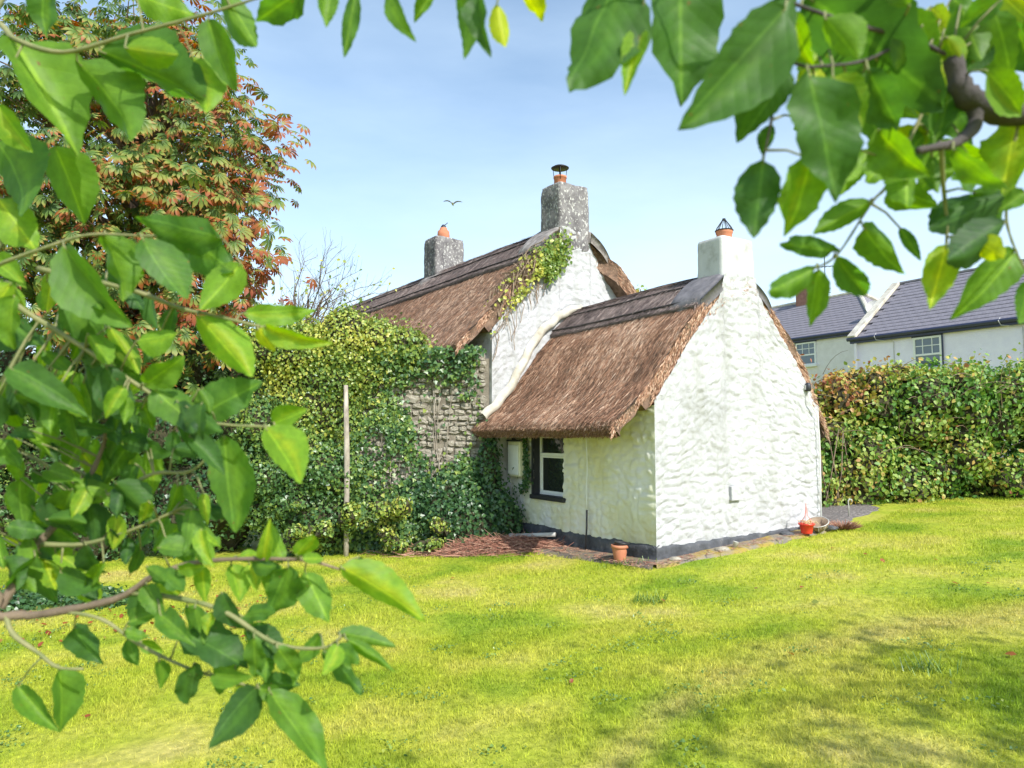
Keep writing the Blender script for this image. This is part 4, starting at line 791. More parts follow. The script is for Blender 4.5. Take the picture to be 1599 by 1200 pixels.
# ------------------------------------------------------------------ creeper on the main verge
cr = thing('roof_creeper', 'half dead creeper with green tip climbing the main roof verge to the chimney', 'creeper', tuple(MAIN.P(-1.7, -0.1, 2.9)))
random.seed(4); m = MB()
def vp(t, ds, dz): return Vector(MAIN.P(t, ds, prof(t, MAIN_OUT)+dz))
for k in range(46):
    t = random.uniform(-1.75, -0.9); p = vp(t, random.uniform(-0.12, 0.35), -0.25); pts = [p]; ln = random.randint(4, 8)
    for i in range(ln): t += random.uniform(0.03, 0.16); pts.append(vp(min(t, -0.35), random.uniform(-0.16, 0.5), random.uniform(-0.25, 0.16)))
    m.tube(pts, [0.011*(1-0.09*i) for i in range(len(pts))], 4)
for k in range(22):   # loose stems trailing on the white gable
    t = random.uniform(-1.9, -0.6); z_ = prof(t, MAIN_WALL)-0.05; pts = [Vector(MAIN.P(t, -0.05, z_))]
    for i in range(4): t += random.uniform(-0.12, 0.08); z_ -= random.uniform(0.05, 0.2); pts.append(Vector(MAIN.P(t, -0.05, z_)))
    m.tube(pts, 0.006, 4)
m.build('creeper_stems', M['drytwig'], cr)
N = 2600; t = np.where(rng.random(N) < 0.55, rng.normal(-0.62, 0.17, N), rng.normal(-1.15, 0.28, N)); t = np.clip(t, -1.95, -0.2); ds = rng.uniform(-0.20, 0.35, N); dz = rng.uniform(-0.42, 0.12, N)-0.3*(t > -0.75)*rng.random(N)
grn = np.clip((t+1.0)/0.25, 0, 1); ok = rng.random(N) < 0.28+0.72*grn; t, ds, dz, grn = t[ok], ds[ok], dz[ok], grn[ok]
dsx = np.where(dz < -0.15, -0.08-0.1*rng.random(len(t)), ds)
leaf_cloud('creeper_leaves', MAIN.P(t, dsx, prof(t, MAIN_OUT)+dz), np.tile([-.3, -0.8, 0.5], (len(t), 1)), rng.uniform(0.05, 0.09, len(t)), T_DIAMOND, M['ivy'], cr, np.clip(np.where(grn > 0.5, 0.66, 0.9)+rng.normal(0, 0.12, len(t)), 0, 1))
# ------------------------------------------------------------------ neighbouring slate-roofed houses
def slate_roof(parent, fr, a_of, nlim, seed, hip=None):
    """fr.P(t, s, z): t = 0 at the front eave going back, s along the house; slates as pieces"""
    half, rise, s0, s1, ze = a_of; sl = math.hypot(half, rise); ux = half/sl; uz = rise/sl
    bm = bmesh.new(); bmesh.ops.create_cube(bm, size=1); me = bpy.data.meshes.new('slate'); bm.to_mesh(me); bm.free(); me.materials.append(M['slate'])
    b = Vector(fr.g)*ux+Vector((0, 0, uz)); n = (-Vector(fr.g)*uz+Vector((0, 0, ux))); l = Vector(fr.l); cnt = 0; rest = MB(); rs = random.Random(seed)
    ex = 0.225; k = 0; items = []
    while k*ex < sl-0.05:
        s = s0+(0.15 if k % 2 else 0.0)
        while s < s1:
            w = 0.298; p = Vector(fr.P(0, s+w/2, ze))+b*(k*ex+0.13)+n*(0.02+rs.uniform(0, .004)); lim = hip(k*ex/sl) if hip else None
            if lim is None or s+w/2 > lim: items.append((p, w))
            s += 0.302
        k += 1
    def key(it):
        u, v = proj(it[0]); return (0 if (0 < u < 1625 and v > 0) else 1, (it[0]-CAM).length)
    items.sort(key=key)
    tilt = 0.055
    for i, (p, w) in enumerate(items):
        bb = (b-n*(-tilt)).normalized(); bb = (b-n*tilt).normalized(); nn = l.cross(bb).normalized(); nn = nn if nn.dot(n) > 0 else -nn
        if i < nlim:
            o = bpy.data.objects.new('slate', me); COL.objects.link(o); o.parent = parent
            Mx = Matrix((l, bb, nn)).transposed().to_4x4(); o.matrix_local = Matrix.Translation(p+Vector((0, 0, rs.uniform(-.003, .003)))-parent.location) @ Mx @ Matrix.Diagonal((w, 0.29, 0.012, 1))
        else: rest.quad_box(p, l*(w/2), bb*0.145, nn*0.006)
    if rest.v: tag(rest.build('slates', M['slate'], parent), kind='stuff')
def sash(parent, fr, t, sc, w, z0, z1, cols, rows, mat_glass):
    wn = bpy.data.objects.new('window', None); link(wn); wn.location = Vector(fr.P(t, sc, z0)); place(wn, parent)
    m = MB(); e = 0.06; lbox(m, fr, t-0.03, t+0.05, sc-w/2, sc-w/2+e, z0, z1); lbox(m, fr, t-0.03, t+0.05, sc+w/2-e, sc+w/2, z0, z1)
    zm = z0+(z1-z0)*0.42
    for za in (z0, zm, z1-e): lbox(m, fr, t-0.028, t+0.048, sc-w/2+e, sc+w/2-e, za, za+e)
    for k in range(1, cols): lbox(m, fr, t-0.015, t+0.03, sc-w/2+w*k/cols-0.012, sc-w/2+w*k/cols+0.012, zm+e, z1-e)
    for k in range(1, rows): zz_ = zm+(z1-zm)*k/rows; lbox(m, fr, t-0.013, t+0.028, sc-w/2+e, sc+w/2-e, zz_, zz_+0.024)
    m.build('frame', M['white'], wn)
    m = MB(); lbox(m, fr, t+0.0, t+0.008, sc-w/2+e, sc+w/2-e, z0+e, z1-e); m.build('pane', mat_glass, wn)
    m = MB(); lbox(m, fr, t-0.12, t+0.02, sc-w/2-0.06, sc+w/2+0.06, z0-0.08, z0-0.002); m.build('sill', M['white'], wn)
    m = MB(); lbox(m, fr, t-0.022, t-0.012, sc-w/2-0.05, sc+w/2+0.05, z1+0.002, z1+0.045); lbox(m, fr, t-0.022, t-0.012, sc+w/2+0.003, sc+w/2+0.05, z0, z1); m.build('dark_reveal', M['navy'], wn)
ARL = Vector((0.521, -0.854, 0)).normalized()
E1 = Vector((11.72, 24.0, 0)); H1 = Frame(E1, Vector((0.854, 0.521, 0)).normalized(), ARL)
h1 = thing('neighbour_house', 'white roughcast house with purple slate roof and navy gutter beyond the hedge', 'house', (E1.x, E1.y, gzf(E1.x, E1.y)))
half, rise, ze = 2.64, 2.06, 4.98; LEN = 9.0
m = MB(); lbox(m, H1, 0.0, 2*half, 0.0, LEN, -0.5, ze-0.03)
for s in (0.0, LEN): m.poly([tuple(H1.P(0, s, ze-0.03)), tuple(H1.P(2*half, s, ze-0.03)), tuple(H1.P(half, s, ze+rise-0.05))])
m.build('wall', M['render1'], h1)
m = MB()
for (ta, tb, za, zb) in ((-0.12, half, ze-0.10, ze+rise), (2*half+0.12, half, ze-0.10, ze+rise)):
    p = [Vector(H1.P(ta, -0.04, za)), Vector(H1.P(ta, LEN, za)), Vector(H1.P(tb, LEN, zb)), Vector(H1.P(tb, -0.04, zb))]; d = Vector((0, 0, -0.06)); b = len(m.v); m.v += p+[x+d for x in p]
    for q in ((0, 1, 2, 3), (7, 6, 5, 4), (0, 4, 5, 1), (1, 5, 6, 2), (2, 6, 7, 3), (3, 7, 4, 0)): m.f.append([b+x for x in q])
rf = m.build('roof', M['slate'], h1)
slate_roof(h1, Frame(Vector(H1.P(-0.14, 0, 0)), H1.g, H1.l), (half+0.14, rise+0.10, 0.25, LEN, ze-0.09), 300, 3)
m = MB(); m.tube([Vector(H1.P(half, s, ze+rise+0.035)) for s in np.linspace(0.0, LEN, 12)], 0.07, 8); m.build('ridge_tiles', M['lead'], h1)
m = MB()
p0, p1 = Vector(H1.P(-0.2, 0.06, ze-0.10)), Vector(H1.P(half, 0.06, ze+rise+0.02)); d = (p1-p0).normalized(); n = Vector(H1.l).cross(d).normalized(); n = n if n.z > 0 else -n
m.quad_box((p0+p1)/2+n*0.05, d*((p1-p0).length/2), Vector(H1.l)*0.15, n*0.06); m.build('verge_coping', M['fillet'], h1, bevel=0.02)
m = MB(); m.tube([Vector(H1.P(-0.2, s, ze-0.12)) for s in np.linspace(-0.1, LEN, 14)], 0.065, 8); lbox(m, H1, -0.14, -0.001, -0.05, LEN, ze-0.26, ze-0.10); m.build('gutter', M['navy'], h1)
m = MB(); m.tube([Vector(H1.P(-0.08, 0.12, z_)) for z_ in (ze-0.2, 2.5, 0.4)], 0.045, 8); m.build('downpipe', M['render1'], h1)
m = MB()
for s in (0.9, 4.6): m.tube([Vector(H1.P(-0.16, s, ze-0.02)), Vector(H1.P(-0.27, s, ze-0.12)), Vector(H1.P(-0.24, s+0.05, ze-0.25)), Vector(H1.P(-0.02, s+0.5, ze-0.33)), Vector(H1.P(-0.02, s+0.5, ze-1.8))], 0.012, 5)
m.build('cable', M['grey'], h1)
sash(h1, H1, -0.02, 2.47, 0.86, ze-1.32, ze-0.30, 3, 2, M['paleglass'])
# second house, hipped, further off
E2 = at_y(1366, 512, 27.0); E2.z = 0; H2 = Frame(E2, H1.g, -np.array(ARL)); ze2 = at_y(1338, 517, 28.0).z+0.02
h2 = thing('hipped_house', 'cream roughcast house with hipped slate roof, brick chimney and aerial', 'house', (E2.x, E2.y, gzf(E2.x, E2.y)))
half2, rise2, L2 = 2.7, 2.0, 11.0; hp = 2.3
m = MB(); lbox(m, H2, 0, 2*half2, 0, L2, -0.5, ze2-0.03); m.build('wall', M['render2'], h2)
m = MB(); c4 = [Vector(H2.P(-.12, -.12, ze2-0.08)), Vector(H2.P(-.12, L2, ze2-0.08)), Vector(H2.P(2*half2+.12, L2, ze2-0.08)), Vector(H2.P(2*half2+.12, -.12, ze2-0.08))]; ra, rb = Vector(H2.P(half2, hp, ze2+rise2)), Vector(H2.P(half2, L2, ze2+rise2))
for f in ((c4[0], c4[1], rb, ra), (c4[2], c4[3], ra, rb), (c4[3], c4[0], ra), (c4[1], c4[2], rb), tuple(c4)): m.poly(f)
m.build('roof', M['slate'], h2)
slate_roof(h2, Frame(Vector(H2.P(-0.14, 0, 0)), H2.g, H2.l), (half2+0.14, rise2+0.08, 0.0, L2-2, ze2-0.07), 300, 4, hip=lambda f: f*hp+0.05)
m = MB(); m.tube([c4[0]+Vector((0, 0, 0.06)), ra+Vector((0, 0, 0.05))], 0.09, 8); m.tube([ra+Vector((0, 0, 0.05)), rb+Vector((0, 0, 0.05))], 0.075, 8); m.tube([c4[3]+Vector((0, 0, 0.06)), ra+Vector((0, 0, 0.05))], 0.09, 8); m.build('ridge_tiles', M['fillet'], h2)
m = MB(); m.tube([Vector(H2.P(-0.2, s, ze2-0.1)) for s in np.linspace(-0.15, L2, 12)], 0.065, 8); lbox(m, H2, -0.14, -0.001, -0.1, L2, ze2-0.24, ze2-0.085); m.build('gutter', M['navy'], h2)
m = MB(); kz = ze2+rise2; lbox(m, H2, half2-0.3, half2+0.3, 4.55, 5.25, kz-0.7, kz+0.62); lbox(m, H2, half2-0.36, half2+0.36, 4.49, 5.31, kz+0.62, kz+0.74); chb = m.build('chimney', M['brick'], h2)
c = Vector(H2.P(half2, 4.9, kz+0.74)); m = MB(); m.lathe([(0.13, 0), (0.11, 0.25), (0.13, 0.26), (0.13, 0.3), (0.09, 0.3)], c, 16); m.build('chimney_pot', M['terracotta'], chb)
m = MB()
for k in range(8):
    a = k*math.pi/4; m.tube([c+Vector((0.12*math.cos(a), 0.12*math.sin(a), 0.28)), c+Vector((0.02*math.cos(a), 0.02*math.sin(a), 0.6))], 0.012, 4)
m.build('wire_cowl', M['iron'], chb)
m = MB(); c = Vector(H2.P(half2, 3.9, kz)); m.tube([c, c+Vector((0, 0, 2.0))], 0.02, 5); m.tube([c+Vector((-0.3, -0.1, 1.45)), c+Vector((0.9, 0.3, 1.62))], 0.012, 4)
for k in range(6): q = c+Vector((-0.2+0.2*k, -0.07+0.065*k, 1.47+0.027*k)); m.tube([q+Vector((-.08, .2, 0)), q+Vector((.08, -.2, 0))], 0.008, 4)
for z_ in (0.3, 0.5): m.tube([c+Vector((-.25, 0, z_)), c+Vector((.25, 0, z_))], 0.012, 4)
m.build('television_aerial', M['iron'], h2)
q = ra*0.22+c4[0]*0.78; dv = Vector((-0.35, -0.9, 0.28)).normalized(); m = MB(); rot = dv.to_track_quat('Z', 'Y').to_matrix()
m.lathe([(0.001, -0.06), (0.12, -0.045), (0.24, 0.0), (0.3, 0.035), (0.24, 0.01), (0.001, -0.05)], q+Vector((0.05, -0.1, 0.45)), 18, rot); m.tube([q, q+Vector((0.05, 0, 0.42))], 0.025, 6); m.build('satellite_dish', M['grey'], h2)
for s_w in (at_y(1254, 540, 29.5),):
    s = (s_w-E2).dot(Vector(H2.l)); sash(h2, H2, -0.02, s, 0.95, ze2-1.25, ze2-0.28, 3, 2, M['paleglass'])

# ------------------------------------------------------------------ earth strip and gravel
def strip(name, pts_in, pts_out, mat, lift, seed, ns=40, nw=8):
    a = np.linspace(0, 1, ns); ki = np.linspace(0, 1, len(pts_in)); ko = np.linspace(0, 1, len(pts_out))
    I = np.stack([np.interp(a, ki, [p[j] for p in pts_in]) for j in (0, 1)], -1); O = np.stack([np.interp(a, ko, [p[j] for p in pts_out]) for j in (0, 1)], -1)
    O = O + 0.05*np.stack([vnoise(np.stack([a*17, 0*a, 0*a], -1), seed), vnoise(np.stack([a*17, 0*a+5, 0*a], -1), seed)], -1)
    f = np.linspace(0, 1, nw); V = I[:, None]*(1-f)[None, :, None]+O[:, None]*f[None, :, None]; x, y = V[..., 0], V[..., 1]
    z = gz(x, y)+lift*(1-(f**4))[None]+0.022 + 0.012*fbm(np.stack([x*6, y*6, 0*x], -1).reshape(-1, 3), seed).reshape(x.shape)
    z[:, -1] = gz(x[:, -1], y[:, -1])-0.02
    return tag(mesh_np(name, np.stack([x, y, z], -1).reshape(-1, 3), grid_faces(ns, nw), mat, smooth=True), kind='structure')
def e2(t, s): q = EXT.P(t, s, 0); return (q[0], q[1])
strip('earth_path', [e2(-HW+0.05, 3.6), e2(-HW+0.05, 0.05)], [e2(-HW-0.75, 3.3), e2(-HW-0.55, 2.0), e2(-HW-0.40, 0.8), e2(-HW-0.25, -0.22)], M['earth'], 0.03, 3)
strip('mossy_path', [e2(-HW+0.02, 0.08), e2(HW+0.1, 0.08)], [e2(-HW-0.24, -0.24), e2(-0.6, -0.36), e2(0.4, -0.34), e2(HW+0.1, -0.28)], mat_noise('mossy_earth', [(0.3, (0.14, 0.125, 0.115)), (0.47, (0.26, 0.22, 0.16)), (0.6, (0.34, 0.25, 0.05))], 3.2, 0.95, 0.9, 0.02, 40), 0.032, 4)
g0 = at_y(1288, 829, 10.7); strip('gravel_path', [e2(HW+0.02, 0.1), e2(HW+0.02, 2.4)], [(g0.x+0.35, g0.y-0.1), (5.55, 11.35), (6.35, 12.1), (6.7, 12.9)], M['gravel'], 0.03, 5)

# ------------------------------------------------------------------ small things round the cottage
def ground_at(u, v, Y): p = at_y(u, v, Y); return Vector((p.x, p.y, gzf(p.x, p.y)+0.03))
pp = EXT.P(-HW-0.24, 0.42, 0); pc = Vector((pp[0], pp[1], gzf(pp[0], pp[1])+0.045))
t = thing('flower_pot', 'terracotta flower pot with a black liner standing on the earth path', 'flower pot', tuple(pc)); m = MB(); flowerpot_lathe(m, pc, 0.075, 0.105, 0.19); m.build('pot', M['terracotta'], t, True)
m = MB(); m.lathe([(0.075, 0.10), (0.095, 0.205), (0.1, 0.215), (0.088, 0.212), (0.07, 0.12), (0.001, 0.12)], pc+Vector((0.005, 0, 0.008)), 24, Matrix.Rotation(0.12, 3, 'Y')); m.build('liner', M['blackplastic'], t, True)
pp = EXT.P(HW-0.78, -0.30, 0); pc = Vector((pp[0], pp[1], gzf(pp[0], pp[1])+0.05))
t = thing('hanging_basket', 'bright red plastic planter with upright hanger beside the white gable', 'planter', tuple(pc)); m = MB()
m.lathe([(0.001, 0), (0.07, 0), (0.074, 0.01), (0.095, 0.115), (0.112, 0.12), (0.112, 0.14), (0.092, 0.14), (0.085, 0.105), (0.001, 0.10)], pc, 24); m.build('pot', M['red'], t, True)
m = MB()
for k in range(3): a = 2.1*k; m.tube([pc+Vector((0.1*math.cos(a), 0.1*math.sin(a), 0.135)), pc+Vector((0.02*math.cos(a), 0.02*math.sin(a), 0.24)), pc+Vector((0.0, 0.0, 0.42))], 0.005, 5)
m.build('hanger', mat_plain('faded_pink_plastic', (0.70, 0.30, 0.27), 0.6), t)
m = MB()
for k in range(16): a = random.uniform(0, 6.28); r = random.uniform(0.02, .1); q = pc+Vector((r*math.cos(a), r*math.sin(a), 0.11)); m.tube([q, q+Vector((random.gauss(0, .04), random.gauss(0, .04), 0.07)), q+Vector((random.gauss(0, .09), random.gauss(0, .09), 0.04))], 0.004, 4)
m.build('dead_stems', M['dry'], t)
pp = EXT.P(HW-0.46, -0.26, 0); pc = Vector((pp[0], pp[1], gzf(pp[0], pp[1])+0.04))
t = thing('wire_basket', 'brown fibre lined basket tipped over by the gable corner', 'basket', tuple(pc)); rt = Matrix.Rotation(0.35, 3, 'X') @ Matrix.Rotation(-0.25, 3, 'Y')
m = MB(); m.lathe([(0.001, 0), (0.06, 0.01), (0.12, 0.07), (0.145, 0.14), (0.13, 0.14), (0.1, 0.07), (0.001, 0.03)], pc, 20, rt); m.build('liner', M['drytwig'], t, True)
m = MB()
for k in range(10): a = k*0.628; m.tube([pc+rt @ Vector((r*1.04*math.cos(a), r*1.04*math.sin(a), z_)) for r, z_ in ((0.03, 0.0), (0.065, 0.008), (0.125, 0.07), (0.15, 0.145))], 0.004, 4)
m.tube([pc+rt @ Vector((0.152*math.cos(a), 0.152*math.sin(a), 0.145)) for a in np.linspace(0, 6.283, 20)], 0.006, 5); m.build('wire_frame', M['grey'], t)
pp = EXT.P(HW-0.02, -0.34, 0); pc = Vector((pp[0], pp[1], gzf(pp[0], pp[1]))); n = 700
an = rng.uniform(0, 6.28, n); rr_ = rng.random(n)*0.1; st = np.stack([pc.x+rr_*np.cos(an)*1.6, pc.y+rr_*np.sin(an), pc.z+0.02+0*an], -1); dd = np.stack([np.cos(an)*0.9, np.sin(an)*0.9, rng.uniform(0.2, 1.1, n)], -1); dd /= np.linalg.norm(dd, axis=1)[:, None]
dh = thing('dead_heather', 'clump of dead rust red heather beside the gravel', 'plant', tuple(pc)); straw_mesh('dead_stems', st, dd, np.tile([0., -1, 0.2], (n, 1))+rng.normal(0, .4, (n, 3)), rng.uniform(0.06, 0.16, n), rng.uniform(0.005, 0.01, n), M['deadred'], dh, np.clip(rng.normal(0.45, 0.25, n), 0, 1))
pp = EXT.P(-HW+1.18, -0.20, 0); pc = Vector((pp[0], pp[1], gzf(pp[0], pp[1])+0.045)); m = MB(); rt = Matrix.Rotation(0.22, 3, 'Y')
m.lathe([(0.001, 0), (0.028, 0), (0.036, 0.075), (0.04, 0.08), (0.034, 0.08), (0.026, 0.02), (0.001, 0.02)], pc, 16, rt); tag(m.build('grey_cup', M['grey'], None, True), 'small grey cup lying on the mossy path by the plinth', 'cup')
for k, (tt_, ss_, w_) in enumerate(((-HW+0.95, -0.19, 0.09), (HW-1.02, -0.14, 0.10), (-HW+0.15, -0.17, 0.08), (HW-0.24, -0.32, 0.09))):  # dark lump by the red planter stands in for its cast shadow
    pp = EXT.P(tt_, ss_, 0); bm = bmesh.new(); bmesh.ops.create_icosphere(bm, subdivisions=2, radius=1); rs = random.Random(k)
    for v in bm.verts: v.co = Vector((v.co.x*w_, v.co.y*w_*0.6, max(v.co.z, -0.4)*w_*0.45))*(1+0.18*rs.uniform(-1, 1))
    me = bpy.data.meshes.new('loose_lump'); bm.to_mesh(me); bm.free(); me.materials.append(M['stone'] if k in (0, 2) else M['tar']); o = bpy.data.objects.new('loose_lump', me); COL.objects.link(o)
    o.location = (pp[0], pp[1], gzf(pp[0], pp[1])+0.045+w_*0.1); tag(o, ('flat pale stone beside the grey cup', 'dark lump standing in for the red planter shadow', 'small pale stone at the cottage corner', 'dark stone lying beside the tipped basket')[k], 'stone')
# curved walking stick shape beside the gravel, dried flower by the gable corner
p = ground_at(1326, 822, 11.35); m = MB(); m.tube([p, p+Vector((0, 0, 0.2)), p+Vector((-0.005, 0, 0.24)), p+Vector((0.02, 0, 0.275)), p+Vector((0.05, 0, 0.265)), p+Vector((0.055, 0, 0.23))], 0.011, 6); tag(m.build('garden_hook', M['grey'], None, True), 'small pale crook standing in the gravel', 'hook')
pp = Vector(EXT.P(HW+0.12, 0.35, 0)); pp.z = gzf(pp.x, pp.y); df = thing('dried_flower', 'dried straw coloured flower head drooping behind the gable corner', 'plant', tuple(pp)); m = MB()
m.tube([pp, pp+Vector((0.02, 0, 0.3)), pp+Vector((0.07, 0, 0.43)), pp+Vector((0.12, 0, 0.42))], 0.007, 5)
for k in range(40): q = pp+Vector((random.uniform(0.03, 0.17), random.gauss(0, .03), random.uniform(0.36, 0.45))); m.tube([q, q+Vector((random.gauss(0.02, .02), random.gauss(0, .03), -random.uniform(0.03, 0.12)))], 0.006, 4)
m.build('flower_head', M['dry'], df)
# waste pipe from the wing, meter box, cables, wall lamp
p1 = Vector(EXT.P(-HW-0.10, 2.05, 0.13)); p2 = Vector(EXT.P(-HW-0.42, 2.75, 0.05)); m = MB(); m.tube([p1, p2], 0.032, 12); m.tube([p2-(p2-p1)*0.02, p2+(p2-p1)*0.07], 0.04, 12); tag(m.build('waste_pipe', M['grey'], None, True), 'white plastic waste pipe sloping along the tarred plinth', 'pipe')
mb = thing('meter_box', 'cream meter box fixed to the side wall beside the window', 'meter box', tuple(EXT.P(-HW, 3.21, 0.9))); m = MB(); lbox(m, EXT, -HW-0.12, -HW+0.03, 3.02, 3.40, 0.93, 1.50); m.build('box', M['cream'], mb, bevel=0.012)
m = MB(); lbox(m, EXT, -HW-0.135, -HW-0.121, 3.05, 3.37, 0.96, 1.44); m.build('door', M['white'], mb, bevel=0.005)
m = MB(); lbox(m, EXT, -HW-0.137, -HW-0.118, 3.01, 3.41, 1.50, 1.525); lbox(m, EXT, -HW-0.128, -HW-0.10, 3.16, 3.26, 1.525, 1.56); m.build('lid_trim', M['iron'], mb)
m = MB(); q = [EXT.P(-HW-0.045, 1.35+0.01*math.sin(i), z_) for i, z_ in enumerate(np.linspace(1.85, 0.55, 10))]; m.tube([Vector(x) for x in q], 0.008, 6); tag(m.build('wall_cable', M['white'], None, True), 'thin white painted cable running down the side wall', 'cable')
m = MB(); m.tube([Vector(EXT.P(-HW-0.055, 1.345, 0.55)), Vector(EXT.P(-HW-0.06, 1.345, 0.3)), Vector(EXT.P(-HW-0.085, 1.34, 0.0))], 0.013, 8); tag(m.build('conduit', M['black'], None, True), 'short black conduit rising from the plinth below the white cable', 'conduit')
wl = thing('wall_lamp', 'small grey lamp fixed high on the gable near its right edge', 'lamp', tuple(EXT.P(HW-0.26, -0.02, 2.2))); c = Vector(EXT.P(HW-0.30, -0.045, 2.30)); m = MB(); m.lathe([(0.001, 0.08), (0.03, 0.075), (0.042, 0.04), (0.045, -0.03), (0.03, -0.05), (0.001, -0.05)], c, 14); m.build('housing', M['iron'], wl, True)
m = MB(); lbox(m, EXT, HW-0.35, HW-0.25, -0.04, 0.03, 2.27, 2.34); m.build('bracket', M['grey'], wl)
m = MB(); m.tube([Vector(EXT.P(HW-0.29, -0.045, 2.24)), Vector(EXT.P(HW-0.28, -0.045, 2.1)), Vector(EXT.P(HW-0.10, -0.045, 1.9)), Vector(EXT.P(HW-0.06, -0.04, 1.6)), Vector(EXT.P(HW-0.07, -0.045, 0.9)), Vector(EXT.P(HW-0.09, -0.04, 0.32))], 0.009, 6); m.build('flex', M['white'], wl, True)
ht = thing('wall_hatch', 'small square limewashed hatch low in the white gable', 'hatch', tuple(EXT.P(-HW+1.42, -0.02, 0.7))); m = MB(); lbox(m, EXT, -HW+1.33, -HW+1.52, -0.042, 0.02, 0.72, 0.91); m.build('cover', M['lime'], ht, bevel=0.006)
# heap of dead twigs at the foot of the ivy
n = 5200; hx = rng.normal(0, 1, n); hy = rng.normal(0, 1, n); cxy = at_y(760, 850, 10.75)
x = cxy.x+0.15+hx*0.62; y = cxy.y+0.05+hy*0.20-0.10*hx; top = 0.17*np.exp(-(hx**2*0.5+hy**2*0.5)); zz_ = gz(x, y)+0.02+top*rng.random(n)
an = rng.uniform(0, 6.28, n); dd = np.stack([np.cos(an), np.sin(an)*0.6, rng.normal(0.02, 0.2, n)], -1); dd /= np.linalg.norm(dd, axis=1)[:, None]
tw = straw_mesh('dead_twigs', np.stack([x, y, zz_], -1), dd, np.tile([0., -.7, 0.7], (n, 1))+rng.normal(0, .3, (n, 3)), rng.uniform(0.08, 0.30, n), rng.uniform(0.006, 0.014, n), M['deadred'], None, np.clip(rng.normal(0.45, 0.25, n), 0, 1)); tag(tw, 'heap of dead reddish twigs at the foot of the ivied wall', 'twigs')
# litter along the earth path and fallen leaves on the lawn
n = 700; s = rng.uniform(-0.2, 3.2, n); tt_ = -HW-rng.uniform(0.03, 0.42, n); q = EXT.P(tt_, s, 0*s); s2 = rng.uniform(-HW-.2, HW, 500); q2 = EXT.P(s2, -rng.uniform(0.03, 0.30, 500), 0*s2); q = np.concatenate([q, q2]); n = len(q); an = rng.uniform(0, 6.28, n); q[:, 2] = gz(q[:, 0], q[:, 1])+0.052
dd = np.stack([np.cos(an), np.sin(an), 0.05+0*an], -1); lt = straw_mesh('path_litter', q, dd, np.tile([0., -.2, 1], (n, 1)), rng.uniform(0.02, 0.1, n), rng.uniform(0.006, 0.018, n), M['deadred'], None, np.clip(rng.normal(0.6, 0.25, n), 0, 1)); tag(lt, 'dry twigs and leaves littering the path along the plinth', 'litter')
N = 230; u = rng.uniform(-60, 420, N); v = rng.normal(965, 28, N); P_ = []
for a, b in zip(u, v):
    r = ray(a, max(b, 900)); p = CAM+r*((CAMZ+0.5)/-r.z); p.z = gzf(p.x, p.y); k = 1
    for _ in range(3): k = (CAMZ-p.z)/-r.z; p = CAM+r*k; p.z = gzf(p.x, p.y)
    P_.append((p.x, p.y, p.z+0.03))
P_ += [(rng.uniform(-3, 6), rng.uniform(4.5, 10), 0) for _ in range(26)]; P_ = np.array(P_); P_[:, 2] = gz(P_[:, 0], P_[:, 1])+0.03
N = len(P_); fl = leaf_cloud('fallen_leaves', P_, np.tile([0., 0, 1], (N, 1)), rng.uniform(0.03, 0.075, N), T_DIAMOND, M['chest'], None, np.clip(rng.normal(0.64, 0.12, N), 0, 1), 0.0, 0.35); tag(fl, 'scattered brown fallen leaves on the lawn', 'leaves')
# gull
gp = at_d(707, 319, 52.0); gl = thing('gull', 'gull gliding with raised wings above the cottage roof', 'bird', tuple(gp)); m = MB()
m.tube([gp+Vector((0.02, 0.35, -0.02)), gp+Vector((0.0, 0.2, -0.01)), gp, gp+Vector((0, -0.18, 0.0)), gp+Vector((0, -0.27, 0.01)), gp+Vector((0, -0.34, -0.01))], [0.02, 0.05, 0.085, 0.07, 0.05, 0.012], 10); m.build('body', M['bird'], gl, True)
for sg in (-1, 1):
    V = []; 
    for (x, z_, y0, y1, th) in ((0.04, 0.03, -0.12, 0.14, 0.03), (0.22, 0.16, -0.16, 0.10, 0.022), (0.40, 0.20, -0.14, 0.08, 0.015), (0.58, 0.19, -0.08, 0.09, 0.01), (0.70, 0.17, 0.02, 0.08, 0.005)):
        k = 0.25 if sg < 0 else 0.0
        for (y, dz) in ((y0, 0), (y1, 0), (y1, -th), (y0, -th)): V.append(gp+Vector((sg*x, y, z_*(1+k)+dz)))
    m = MB(); m.v = V
    for i in range(4):
        for j in range(4): m.f.append([4*i+j, 4*i+(j+1) % 4, 4*i+4+(j+1) % 4, 4*i+4+j])
    m.f.append([16, 17, 18, 19]); m.build('wing', M['birdwing'], gl, True)

